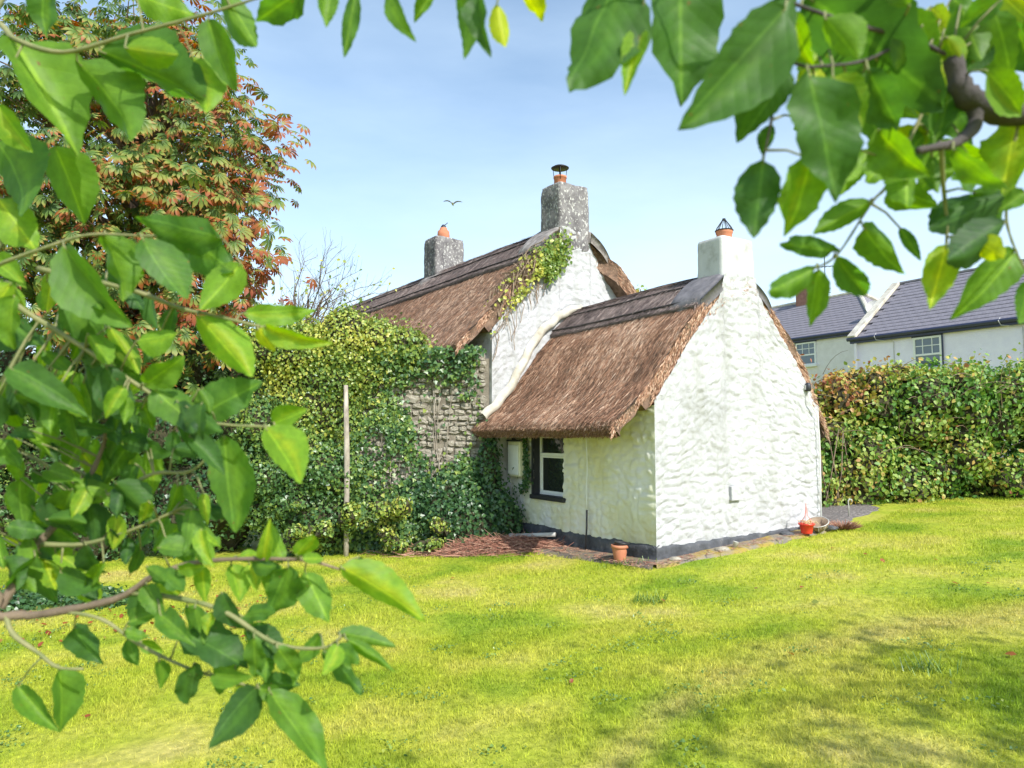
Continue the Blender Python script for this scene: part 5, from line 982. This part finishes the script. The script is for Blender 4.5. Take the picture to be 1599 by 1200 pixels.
# ------------------------------------------------------------------ grass
def blades(name, N, y0, y1, h, w, seed):
    q = np.random.default_rng(seed); y = np.sqrt(q.uniform(y0*y0, y1*y1, N)); x = q.uniform(-0.82, 0.82, N)*(y+0.6)
    d = EXT.o[:2]; rel = np.stack([x, y], -1)-d; t = rel@EXT.g[:2]; s = rel@EXT.l[:2]
    ok = ~((t > -HW-0.27-0.10*np.clip(s, 0, 4)) & (t < HW+0.2) & (s > -0.28)) & (y < 13.0+0*x)
    ok &= ~((x > 4.3) & (y > 10.45+1.05*np.clip(x-5.1, 0, 3)) & (x < 6.9))
    pile = ((x-cxy.x-0.15)/0.9)**2+((y-cxy.y)/0.35)**2; ok &= pile > 1; ok &= (y < 11.4) | (x > 5)
    x, y = x[ok], y[ok]; N = len(x)
    tuft = np.clip(fbm(np.stack([x*2.5, y*2.5, 0*x], -1), 91), -1, 1); H = h*q.uniform(0.5, 1.25, N)*(1+0.5*tuft)*np.where(q.random(N) < 0.04, 1.9, 1.0); a = q.uniform(0, 6.28, N); lean = q.uniform(0.1, 1.0, N)
    ax = np.stack([np.cos(a), np.sin(a), 0*a], -1); b2 = q.uniform(0, 6.28, N); lx = np.stack([np.cos(b2), np.sin(b2), 0*a], -1); base = np.stack([x, y, gz(x, y)-0.004], -1)
    mid = base+lx*(lean*H*0.35)[:, None]+np.stack([0*x, 0*x, H*0.6], -1); tip = base+lx*(lean*H*1.0)[:, None]+np.stack([0*x, 0*x, H*0.95], -1)
    V = np.stack([base-ax*w/2, base+ax*w/2, mid+ax*w*0.4, mid-ax*w*0.4, tip], 1).reshape(-1, 3); i = np.arange(N)[:, None]*5
    F = np.concatenate([i+np.array([[0, 1, 2]]), i+np.array([[0, 2, 3]]), i+np.array([[3, 2, 4]])])
    o = mesh_np(name, V, F, M['blade'], attrs={'tone': np.repeat(q.uniform(0.75, 1.3, N), 5)}); return tag(o, kind='stuff')
g = blades('grass', 190000, 2.9, 6.5, 0.030, 0.0045, 1); tag(g, 'short sunlit yellow green grass of the near lawn', 'grass')
g = blades('grass', 170000, 6.5, 13.2, 0.034, 0.007, 2); tag(g, 'short sunlit yellow green grass of the lawn near the cottage', 'grass')
qc = np.random.default_rng(44); cc = []
for k in range(150):
    cy_ = qc.uniform(3.3, 9.5); cx_ = qc.uniform(-0.75, 0.75)*cy_
    if EXT.P(0, 0, 0)[1]-cy_ < 1.6 and cx_ > 0.2: continue
    n = qc.integers(8, 45); cc.append(np.stack([cx_+qc.normal(0, .07, n), cy_+qc.normal(0, .06, n)], -1))
cc = np.concatenate(cc); cv = np.stack([cc[:, 0], cc[:, 1], gz(cc[:, 0], cc[:, 1])+qc.uniform(0.012, 0.03, len(cc))], -1)
o = leaf_cloud('lawn_clover', cv, np.tile([0., 0, 1], (len(cv), 1)), qc.uniform(0.014, 0.03, len(cv)), T_DIAMOND, M['ivy'], None, np.clip(qc.normal(0.55, 0.1, len(cv)), 0, 1), 0.0, 0.4); tag(o, 'small dark clover and weeds growing among the lawn grass', 'weeds')
for k, (u, v, n) in enumerate(((1010, 942, 90), (1450, 1048, 60), (755, 862, 260), (700, 858, 120), (985, 885, 60))):
    r = ray(u, v); p = CAM+r*(CAMZ/-r.z)
    for _ in range(4): p = CAM+r*((CAMZ-gzf(p.x, p.y))/-r.z)
    q = np.random.default_rng(k); x = p.x+q.normal(0, .10 if k < 2 else .2, n); y = p.y+q.normal(0, .06, n); a = q.uniform(0, 6.28, n); dd = np.stack([np.cos(a)*0.6, np.sin(a)*0.6, 0.9+0*a], -1); dd /= np.linalg.norm(dd, axis=1)[:, None]
    o = straw_mesh('grass_tuft', np.stack([x, y, gz(x, y)], -1), dd, np.stack([np.cos(a), np.sin(a), 0.3+0*a], -1), q.uniform(0.05, 0.13, n), q.uniform(0.006, 0.012, n), M['ivy'], None, np.clip(q.normal(0.6, 0.08, n), 0, 1)); o['kind'] = 'stuff'
    tag(o, ('lush darker tuft of grass out on the lawn', 'small dark weed tuft in the shaded lawn', 'long grass in front of the dead twig heap', 'long grass at the left end of the twig heap', 'long grass at the corner of the earth path')[k], 'grass')
# ------------------------------------------------------------------ foreground branches: each leaf its own piece
def leaf_mesh(seed):
    q = random.Random(seed); n = 15; V = []; F = []; tn = []; curl = q.uniform(-0.20, 0.55); side = q.uniform(-0.22, 0.22); fold = q.uniform(0.05, 0.55); wav = q.uniform(0.01, 0.07)
    for i in range(n):
        y = i/(n-1); w = 0.5*(y**0.66*(1-y)**1.02)/0.3352
        if i == 0: w = 0.012
        w = w*(1+q.uniform(-.02, .02)); ser = 0.022 if i % 2 else -0.010
        for j, f in enumerate((-1, -0.5, 0, 0.5, 1)):
            ww = w+(ser if abs(f) == 1 and 0 < i < n-1 else 0)*(w > 0.05); x = f*ww
            V.append((x+side*math.sin(y*3.0), y, -curl*y*y*0.8+abs(f)*ww*fold*2*0.5+wav*math.sin(y*14+f*2)*abs(f))); tn.append((0.14 if f == 0 else 0.0)+q.uniform(-.05, .05))
    for i in range(n-1):
        for j in range(4): F.append([i*5+j, i*5+j+1, i*5+j+6, i*5+j+5])
    return np.array(V), np.array(F), np.array(tn)
LEAFM = {}
def leaf_data(kind, k):
    key = (kind, k)
    if key not in LEAFM:
        V, F, tn = leaf_mesh(k); o = mesh_np('leaf', V, F, M['leaf'], smooth=True, attrs={'tone': np.clip(tn+{'d': 0.12, 'm': 0.38, 'l': 0.60, 'y': 0.80}[kind], 0, 1)}); LEAFM[key] = o.data; bpy.data.objects.remove(o)  # dark and light kinds paint shaded and backlit looks into the tone
    return LEAFM[key]
frnd = random.Random(11)
def put_leaf(parent, B, T, wid, kind, tilt=None):
    ax = T-B; L = ax.length; y = ax/L; toc = (CAM-(B+T)/2).normalized(); n = (toc-y*toc.dot(y)).normalized(); a = tilt if tilt is not None else frnd.uniform(-0.6, 0.6)
    if frnd.random() < 0.5: n = -n
    n = Matrix.Rotation(a, 3, y) @ n; x = y.cross(n).normalized(); wid = min(wid/max(0.6, math.cos(a)), 0.62*L)
    o = bpy.data.objects.new('leaf', leaf_data(kind, frnd.randrange(12))); COL.objects.link(o); o.parent = parent
    off = Vector(parent.location)+Vector(parent.parent.location if parent.parent else (0, 0, 0))
    Mx = Matrix((x*wid, y*L, n*L)).transposed().to_4x4(); o.matrix_local = Matrix.Translation(B-off) @ Mx
def smooth_path(pts, k=5):
    out = []
    for i in range(len(pts)-1):
        p0, p1, p2, p3 = pts[max(i-1, 0)], pts[i], pts[i+1], pts[min(i+2, len(pts)-1)]
        for j in range(k):
            t = j/k; out.append(0.5*((2*p1)+(p2-p0)*t+(2*p0-5*p1+4*p2-p3)*t*t+(3*p1-p0-3*p2+p3)*t**3))
    return out+[pts[-1]]
def limb(tree, name, px, r0, r1, mat):
    pts = smooth_path([p if isinstance(p, Vector) else at_d(*p) for p in px]); br = bpy.data.objects.new(name, None); link(br); br.location = pts[0]; place(br, tree)
    m = MB(); n = len(pts); kn = random.Random(n); m.tube(pts, [(r0+(r1-r0)*i/(n-1))*kn.uniform(0.88, 1.16) for i in range(n)], 8); w = m.build('wood', mat, br, True); return br, pts
def grow(tree, stems, leaves, dflt, tree_pts):
    """leaves (bu, bv, tu, tv, w, kind[, depth]) hang on the nearest stem by a thin stalk"""
    allp = [(p, br) for br, pts in stems for p in pts]; tw = {}
    for lf in leaves:
        bu, bv, tu, tv, w, kind = lf[:6]; d = lf[6] if len(lf) > 6 else dflt+frnd.uniform(-0.05, 0.05)
        uvb = (bu, bv); best = min(allp, key=lambda q: (lambda P_: (P_[0]-bu)**2+(P_[1]-bv)**2)(proj(q[0])))
        if len(lf) <= 6: d = (best[0]-CAM).dot(Fw)+frnd.uniform(-0.04, 0.04)
        B = at_d(bu, bv, d); T = at_d(tu, tv, d+frnd.uniform(-0.035, 0.035)); put_leaf(best[1], B, T, w*d/FPX, kind)
        m = MB(); mid = (B+best[0])/2+Vector((0, 0, 0.004)); m.tube([best[0], mid, B, B+(T-B)*0.06], [0.0016, 0.0012, 0.0011, 0.0009], 5); m.build('leaf_stalk', M['twig'], best[1], True)
# --- left tree: branch comes in from the left
lt = thing('ash_tree', 'young tree whose leafy branches reach over the lawn from the left', 'tree', (-2.5, 0.75, gzf(-2.5, 0.75)))
lb = Vector((-2.5, 0.75, gzf(-2.5, 0.75)-0.05)); m = MB(); m.tube(smooth_path([lb, lb+Vector((0.02, 0.0, 0.8)), lb+Vector((0.1, 0.05, 1.7)), lb+Vector((0.1, 0.05, 3.0))]), [0.085-0.05*i/15 for i in range(16)], 12); m.build('trunk', M['bark'], lt, True)
DL = 0.95
j1 = lb+Vector((0.03, 0.0, 0.95)); j2 = lb+Vector((0.1, 0.05, 1.75)); j3 = lb+Vector((0.1, 0.05, 2.2))
S = []
S.append(limb(lt, 'branch', [j1, (-260, 1010, 0.92), (0, 964, 0.95), (60, 960, 0.95), (180, 936, 0.95), (240, 900, 0.94), (310, 878, 0.93), (400, 873, 0.92), (480, 876, 0.92), (532, 890, 0.92)], 0.0075, 0.0014, M['bark']))
S.append(limb(lt, 'branch', [(100, 955, 0.95), (160, 968, 0.94), (220, 1008, 0.93), (300, 1046, 0.92), (400, 1074, 0.92), (425, 1078, 0.92)], 0.0028, 0.0014, M['twig']))
S.append(limb(lt, 'branch', [(200, 925, 0.95), (280, 935, 0.93), (350, 955, 0.92), (430, 1005, 0.91), (505, 1012, 0.9), (535, 992, 0.9)], 0.004, 0.0016, M['twig']))
S.append(limb(lt, 'branch', [j2, (-160, 330, 1.0), (-20, 425, 0.97), (20, 473, 0.95), (133, 545, 0.94), (220, 605, 0.93), (313, 657, 0.92), (430, 667, 0.92)], 0.0055, 0.0014, M['twig']))
S.append(limb(lt, 'branch', [(-40, 440, 0.97), (0, 413, 0.95), (83, 383, 0.94), (140, 367, 0.93), (215, 368, 0.92), (345, 372, 0.92)], 0.003, 0.0012, M['twig']))
S.append(limb(lt, 'branch', [(60, 420, 0.98), (150, 440, 0.96), (217, 457, 0.95), (283, 482, 0.94), (333, 493, 0.93), (417, 513, 0.92)], 0.004, 0.0016, M['twig']))
S.append(limb(lt, 'branch', [j3, (-150, -60, 1.0), (-10, 30, 0.95), (25, 62, 0.92), (100, 82, 0.9), (200, 55, 0.88), (330, 20, 0.86), (470, -25, 0.85)], 0.005, 0.0013, M['twig']))
S.append(limb(lt, 'branch', [(10, 960, 0.95), (20, 990, 0.94), (60, 1020, 0.93), (90, 1042, 0.92), (130, 1045, 0.92)], 0.004, 0.0015, M['twig']))
S.append(limb(lt, 'branch', [(0, 950, 0.96), (30, 900, 0.98), (60, 850, 1.0), (120, 780, 1.02), (160, 700, 1.03), (170, 640, 1.03)], 0.007, 0.0025, M['bark']))
S.append(limb(lt, 'branch', [(120, 780, 1.02), (180, 770, 1.0), (240, 740, 0.99), (300, 735, 0.98), (345, 690, 0.96)], 0.004, 0.0016, M['twig']))
S.append(limb(lt, 'branch', [(60, 850, 1.0), (130, 850, 1.0), (200, 830, 0.99), (270, 800, 0.98)], 0.004, 0.0016, M['twig']))
left = [(22, 65, 128, 232, 95, 'm'), (85, 228, 138, 347, 92, 'm'), (120, 95, 250, 238, 82, 'm'), (155, 80, 342, 155, 92, 'm'), (195, 75, 290, 88, 48, 'l'), (325, 30, 366, 145, 50, 'm'), (300, 88, 335, 188, 62, 'l'), (212, -8, 307, 28, 48, 'l'), (70, -35, 62, 55, 88, 'm'), (345, -15, 403, 76, 48, 'm'), (470, -15, 400, 33, 52, 'm'), (-8, 160, 52, 238, 42, 'l'), (-5, 222, 88, 350, 85, 'm'), (-5, 308, 60, 396, 80, 'l'), (345, 372, 207, 338, 62, 'm'), (100, 385, 216, 512, 72, 'm'), (160, 365, 206, 467, 60, 'm'), (222, 372, 276, 476, 66, 'm'), (275, 355, 374, 430, 72, 'm'), (376, 412, 316, 486, 62, 'l'), (308, 492, 390, 587, 60, 'l'), (380, 490, 494, 484, 36, 'l'), (412, 510, 498, 544, 30, 'l'), (402, 514, 430, 547, 28, 'y'), (316, 646, 404, 598, 70, 'm'), (425, 662, 480, 640, 42, 'l'), (414, 668, 481, 757, 62, 'l'), (350, 680, 368, 832, 66, 'm'), (110, 455, 166, 537, 56, 'm'), (-15, 470, 62, 552, 78, 'd'), (140, 545, 222, 602, 56, 'm'), (225, 602, 288, 556, 64, 'm'), (128, 550, 155, 657, 40, 'd'), (165, 572, 215, 662, 56, 'd'), (240, 606, 312, 682, 62, 'm'), (170, 510, 216, 582, 32, 'l'), (214, 532, 277, 518, 56, 'l'), (15, 575, 127, 626, 50, 'd'),
        (450, 885, 415, 966, 56, 'm'), (476, 893, 514, 972, 52, 'm'), (532, 886, 660, 953, 54, 'l'), (441, 880, 424, 814, 28, 'l'), (412, 875, 413, 827, 22, 'l'), (462, 868, 491, 837, 30, 'l'), (527, 990, 619, 1008, 27, 'm'), (505, 1016, 571, 1081, 30, 'd'), (540, 998, 612, 1046, 20, 'm'), (285, 988, 388, 1036, 62, 'd'), (305, 1036, 294, 1099, 38, 'd'), (402, 1072, 327, 1143, 60, 'd'), (420, 1078, 511, 1208, 54, 'm'), (420, 998, 411, 1070, 34, 'm'), (445, 1018, 466, 1066, 26, 'm'), (116, 978, 150, 1038, 46, 'd'), (92, 1043, 106, 1146, 48, 'm'), (28, 1072, 88, 1142, 32, 'm'), (200, 972, 252, 955, 30, 'm'), (346, 925, 376, 988, 34, 'd'), (385, 985, 440, 1040, 40, 'd'), (250, 960, 300, 1000, 36, 'm'), (560, 870, 590, 905, 16, 'd'), (500, 990, 470, 1030, 26, 'm'), (370, 1030, 345, 1085, 36, 'm'), (240, 890, 285, 925, 34, 'm'), (330, 880, 300, 840, 34, 'l')]
for k in range(100):     # the thick of the branch
    u = frnd.uniform(-20, 330); v = frnd.uniform(585, 900) if u < 230 else frnd.uniform(600, 860); a = frnd.uniform(0.1, 2.2); L = frnd.uniform(40, 80); left.append((u, v, u+L*math.cos(a), v+L*math.sin(a), L*frnd.uniform(0.38, 0.58), frnd.choice('ddmml')))
for k in range(12):
    u = frnd.uniform(-20, 180); v = frnd.uniform(390, 600); a = frnd.uniform(0.2, 2.2); L = frnd.uniform(55, 90); left.append((u, v, u+L*math.cos(a), v+L*math.sin(a), L*0.5, frnd.choice('mml')))
for k in range(34):     # along the low sprays
    i_, (b0_, pts_) = k, S[(0, 1, 2)[k % 3]]; pq = pts_[frnd.randrange(len(pts_)//2 if k % 3 == 0 else len(pts_)//4, len(pts_))]; u, v = proj(pq); a = frnd.uniform(-0.3, 2.2); L = frnd.uniform(42, 78); du = frnd.uniform(-6, 6)
    left.append((u+du+8*math.cos(a), v+8*math.sin(a), u+du+L*math.cos(a), v+L*math.sin(a), L*frnd.uniform(0.4, 0.55), frnd.choice('dmml')))
for k in range(70):     # smaller leaves deeper in the branch
    u = frnd.uniform(-20, 300); v = frnd.uniform(400, 880); a = frnd.uniform(0.1, 2.4); L = frnd.uniform(32, 60); left.append((u, v, u+L*math.cos(a), v+L*math.sin(a), L*frnd.uniform(0.4, 0.58), frnd.choice('ddmml'), frnd.uniform(1.02, 1.25)))
grow(lt, S, left, DL, None)
# --- right tree: its branch hangs into the picture from the right, its crown shades the lawn
rtb = Vector((4.7, -1.0, gzf(4.7, -1.0)-0.05)); rt_ = thing('overhanging_tree', 'tree whose broad leaves hang in from the top right above the lawn', 'tree', (4.7, -1.0, gzf(4.7, -1.0)))
m = MB(); m.tube(smooth_path([rtb, rtb+Vector((-0.05, 0, 1.0)), rtb+Vector((0.05, 0.1, 2.2)), rtb+Vector((0.3, 0.5, 3.4)), rtb+Vector((0.6, 0.8, 4.4))]), [0.16-0.11*i/20 for i in range(21)], 14); m.build('trunk', M['darkbark'], rt_, True)
DR = 0.72
S = []
S.append(limb(rt_, 'branch', [rtb+Vector((0.02, 0.05, 1.95)), Vector((3.2, -0.6, 2.75)), Vector((1.6, 0.15, 2.62)), (1800, 20, 0.80), (1700, 120, 0.78), (1620, 172, 0.74), (1545, 168, 0.73), (1510, 150, 0.72), (1494, 118, 0.72), (1488, 86, 0.72)], 0.026, 0.0085, M['darkbark']))
S.append(limb(rt_, 'branch', [(1520, 160, 0.725), (1522, 195, 0.72), (1495, 222, 0.71), (1462, 230, 0.70), (1432, 236, 0.70)], 0.008, 0.003, M['darkbark']))
S.append(limb(rt_, 'branch', [(1488, 90, 0.72), (1420, 60, 0.70), (1340, 40, 0.68), (1250, 10, 0.66), (1140, -30, 0.65), (980, -45, 0.66), (820, -40, 0.7), (660, -35, 0.74), (505, -40, 0.78)], 0.0024, 0.001, M['darkbark']))
S.append(limb(rt_, 'branch', [(1445, 165, 0.72), (1420, 220, 0.72), (1385, 290, 0.73), (1360, 318, 0.74), (1310, 395, 0.76), (1277, 418, 0.76)], 0.0019, 0.001, M['twig']))
S.append(limb(rt_, 'branch', [(1470, 228, 0.70), (1473, 290, 0.73), (1478, 340, 0.75), (1478, 386, 0.76)], 0.0026, 0.0013, M['twig']))
S.append(limb(rt_, 'branch', [(1600, 150, 0.74), (1585, 220, 0.74), (1575, 300, 0.75), (1572, 346, 0.76), (1588, 396, 0.76), (1612, 440, 0.76)], 0.002, 0.001, M['twig']))
S.append(limb(rt_, 'branch', [(1420, 60, 0.70), (1350, 95, 0.68), (1270, 105, 0.66), (1225, 110, 0.66), (1195, 235, 0.68), (1192, 250, 0.68)], 0.0018, 0.001, M['darkbark']))
right = [(962, -35, 884, 139, 118, 'd'), (1000, 48, 975, 132, 38, 'l'), (1062, -45, 1062, 168, 136, 'd'), (1226, 14, 1055, 203, 112, 'd'), (1238, -8, 1132, 118, 84, 'd'), (1258, -6, 1482, 148, 150, 'd'), (1262, 113, 1313, 310, 102, 'd'), (1232, 108, 1166, 216, 72, 'd'), (1205, 195, 1190, 243, 26, 'd'), (1192, 250, 1177, 374, 72, 'd'), (1264, 248, 1238, 366, 76, 'l'), (1362, 315, 1262, 366, 40, 'm'), (1388, 298, 1466, 322, 56, 'm'), (1306, 393, 1206, 379, 34, 'm'), (1275, 418, 1187, 464, 40, 'm'), (1278, 420, 1264, 511, 36, 'm'), (1306, 400, 1356, 473, 44, 'm'), (1348, 355, 1421, 430, 50, 'm'), (1405, 356, 1438, 408, 20, 'm'), (1478, 384, 1451, 484, 50, 'y'), (1572, 346, 1487, 406, 62, 'd'), (1580, 300, 1446, 363, 64, 'd'), (1584, 392, 1517, 494, 56, 'm'), (1524, 374, 1567, 403, 40, 'y'), (1522, 262, 1477, 302, 42, 'm'), (1594, 178, 1558, 292, 84, 'l'), (1488, 233, 1574, 292, 38, 'm'), (1606, 438, 1592, 512, 42, 'm'), (1370, 203, 1442, 278, 64, 'l'), (1325, 148, 1402, 238, 72, 'm'), (1355, 108, 1407, 208, 66, 'd'), (1288, 28, 1337, 92, 62, 'l'), (1236, 18, 1262, 108, 52, 'l'), (1500, 8, 1532, 102, 62, 'm'), (1552, 18, 1592, 124, 72, 'm'), (1478, 58, 1502, 114, 42, 'l'), (1566, -4, 1498, 44, 50, 'm'), (1513, 168, 1458, 199, 30, 'd'), (1455, 243, 1466, 302, 24, 'm'), (1400, 240, 1345, 290, 50, 'l'), (1420, 250, 1410, 330, 46, 'm'), (1330, 230, 1290, 300, 60, 'l'), (1300, 120, 1350, 190, 60, 'l'), (1540, 110, 1590, 180, 50, 'l'), (1440, 40, 1400, 110, 60, 'm'), (1520, 300, 1560, 350, 40, 'm'), (1600, 300, 1560, 330, 34, 'm'), (1545, 60, 1500, 120, 50, 'd'), (1390, 20, 1450, 90, 60, 'm'), (1600, 20, 1560, 90, 60, 'l'), (1420, 10, 1390, -60, 60, 'm'), (1350, 110, 1300, 170, 50, 'm'),
         (515, -16, 508, 46, 32, 'm'), (556, -16, 537, 90, 27, 'm'), (608, -12, 628, 43, 28, 'm'), (674, -10, 648, 32, 24, 'm'), (718, -12, 741, 87, 38, 'm'), (748, -10, 756, 76, 36, 'd'), (776, 6, 788, 82, 32, 'y'), (820, -10, 847, 35, 30, 'y')]
for k in range(30):
    u = frnd.uniform(1230, 1610); v = frnd.uniform(-20, 235); a = frnd.uniform(0.3, 2.6); L = frnd.uniform(60, 105); right.append((u, v, u+L*math.cos(a), v+L*math.sin(a), L*frnd.uniform(0.45, 0.6), frnd.choice('mllly'), 0.74+frnd.uniform(0.0, 0.12)))
grow(rt_, S, right, DR, None)
# crown out of the picture, over the right of the lawn
random.seed(9); m = MB(); hub = rtb+Vector((0.35, 0.5, 3.2)); cl = []
for (x, y, z, n, r) in ((4.6, 1.5, 3.3, 110, 0.45), (5.3, 1.9, 3.6, 130, 0.5), (4.0, 1.0, 3.5, 90, 0.45), (5.6, 1.0, 4.1, 130, 0.55), (4.5, 0.2, 4.3, 140, 0.6), (3.4, -0.3, 4.2, 110, 0.6), (3.75, 0.95, 2.75, 70, 0.35), (2.9, 0.3, 3.3, 60, 0.4), (3.3, 0.85, 2.55, 40, 0.3)):
    up_ = 3.6; x += 0.415*up_; y -= 0.617*up_; z += 0.669*up_/0.669*0.669; n = int(n*0.62); r *= 1.45
    c = Vector((x, y, z)); m.tube([hub, (hub+c)/2+Vector((0, 0, 0.2)), c], [0.03, 0.014, 0.006], 6)
    for k in range(n): cl.append((x+random.gauss(0, r*0.6), y+random.gauss(0, r*0.6), z+random.gauss(0, r*0.4)))
m.build('limbs', M['darkbark'], rt_, True); cl = np.array(cl)
leaf_cloud('crown', cl, np.tile([0., 0, 1], (len(cl), 1)), rng.uniform(0.08, 0.15, len(cl)), T_DIAMOND, M['leaf'], rt_, np.clip(rng.normal(0.3, 0.1, len(cl)), 0, 1), 0.3, 0.5)
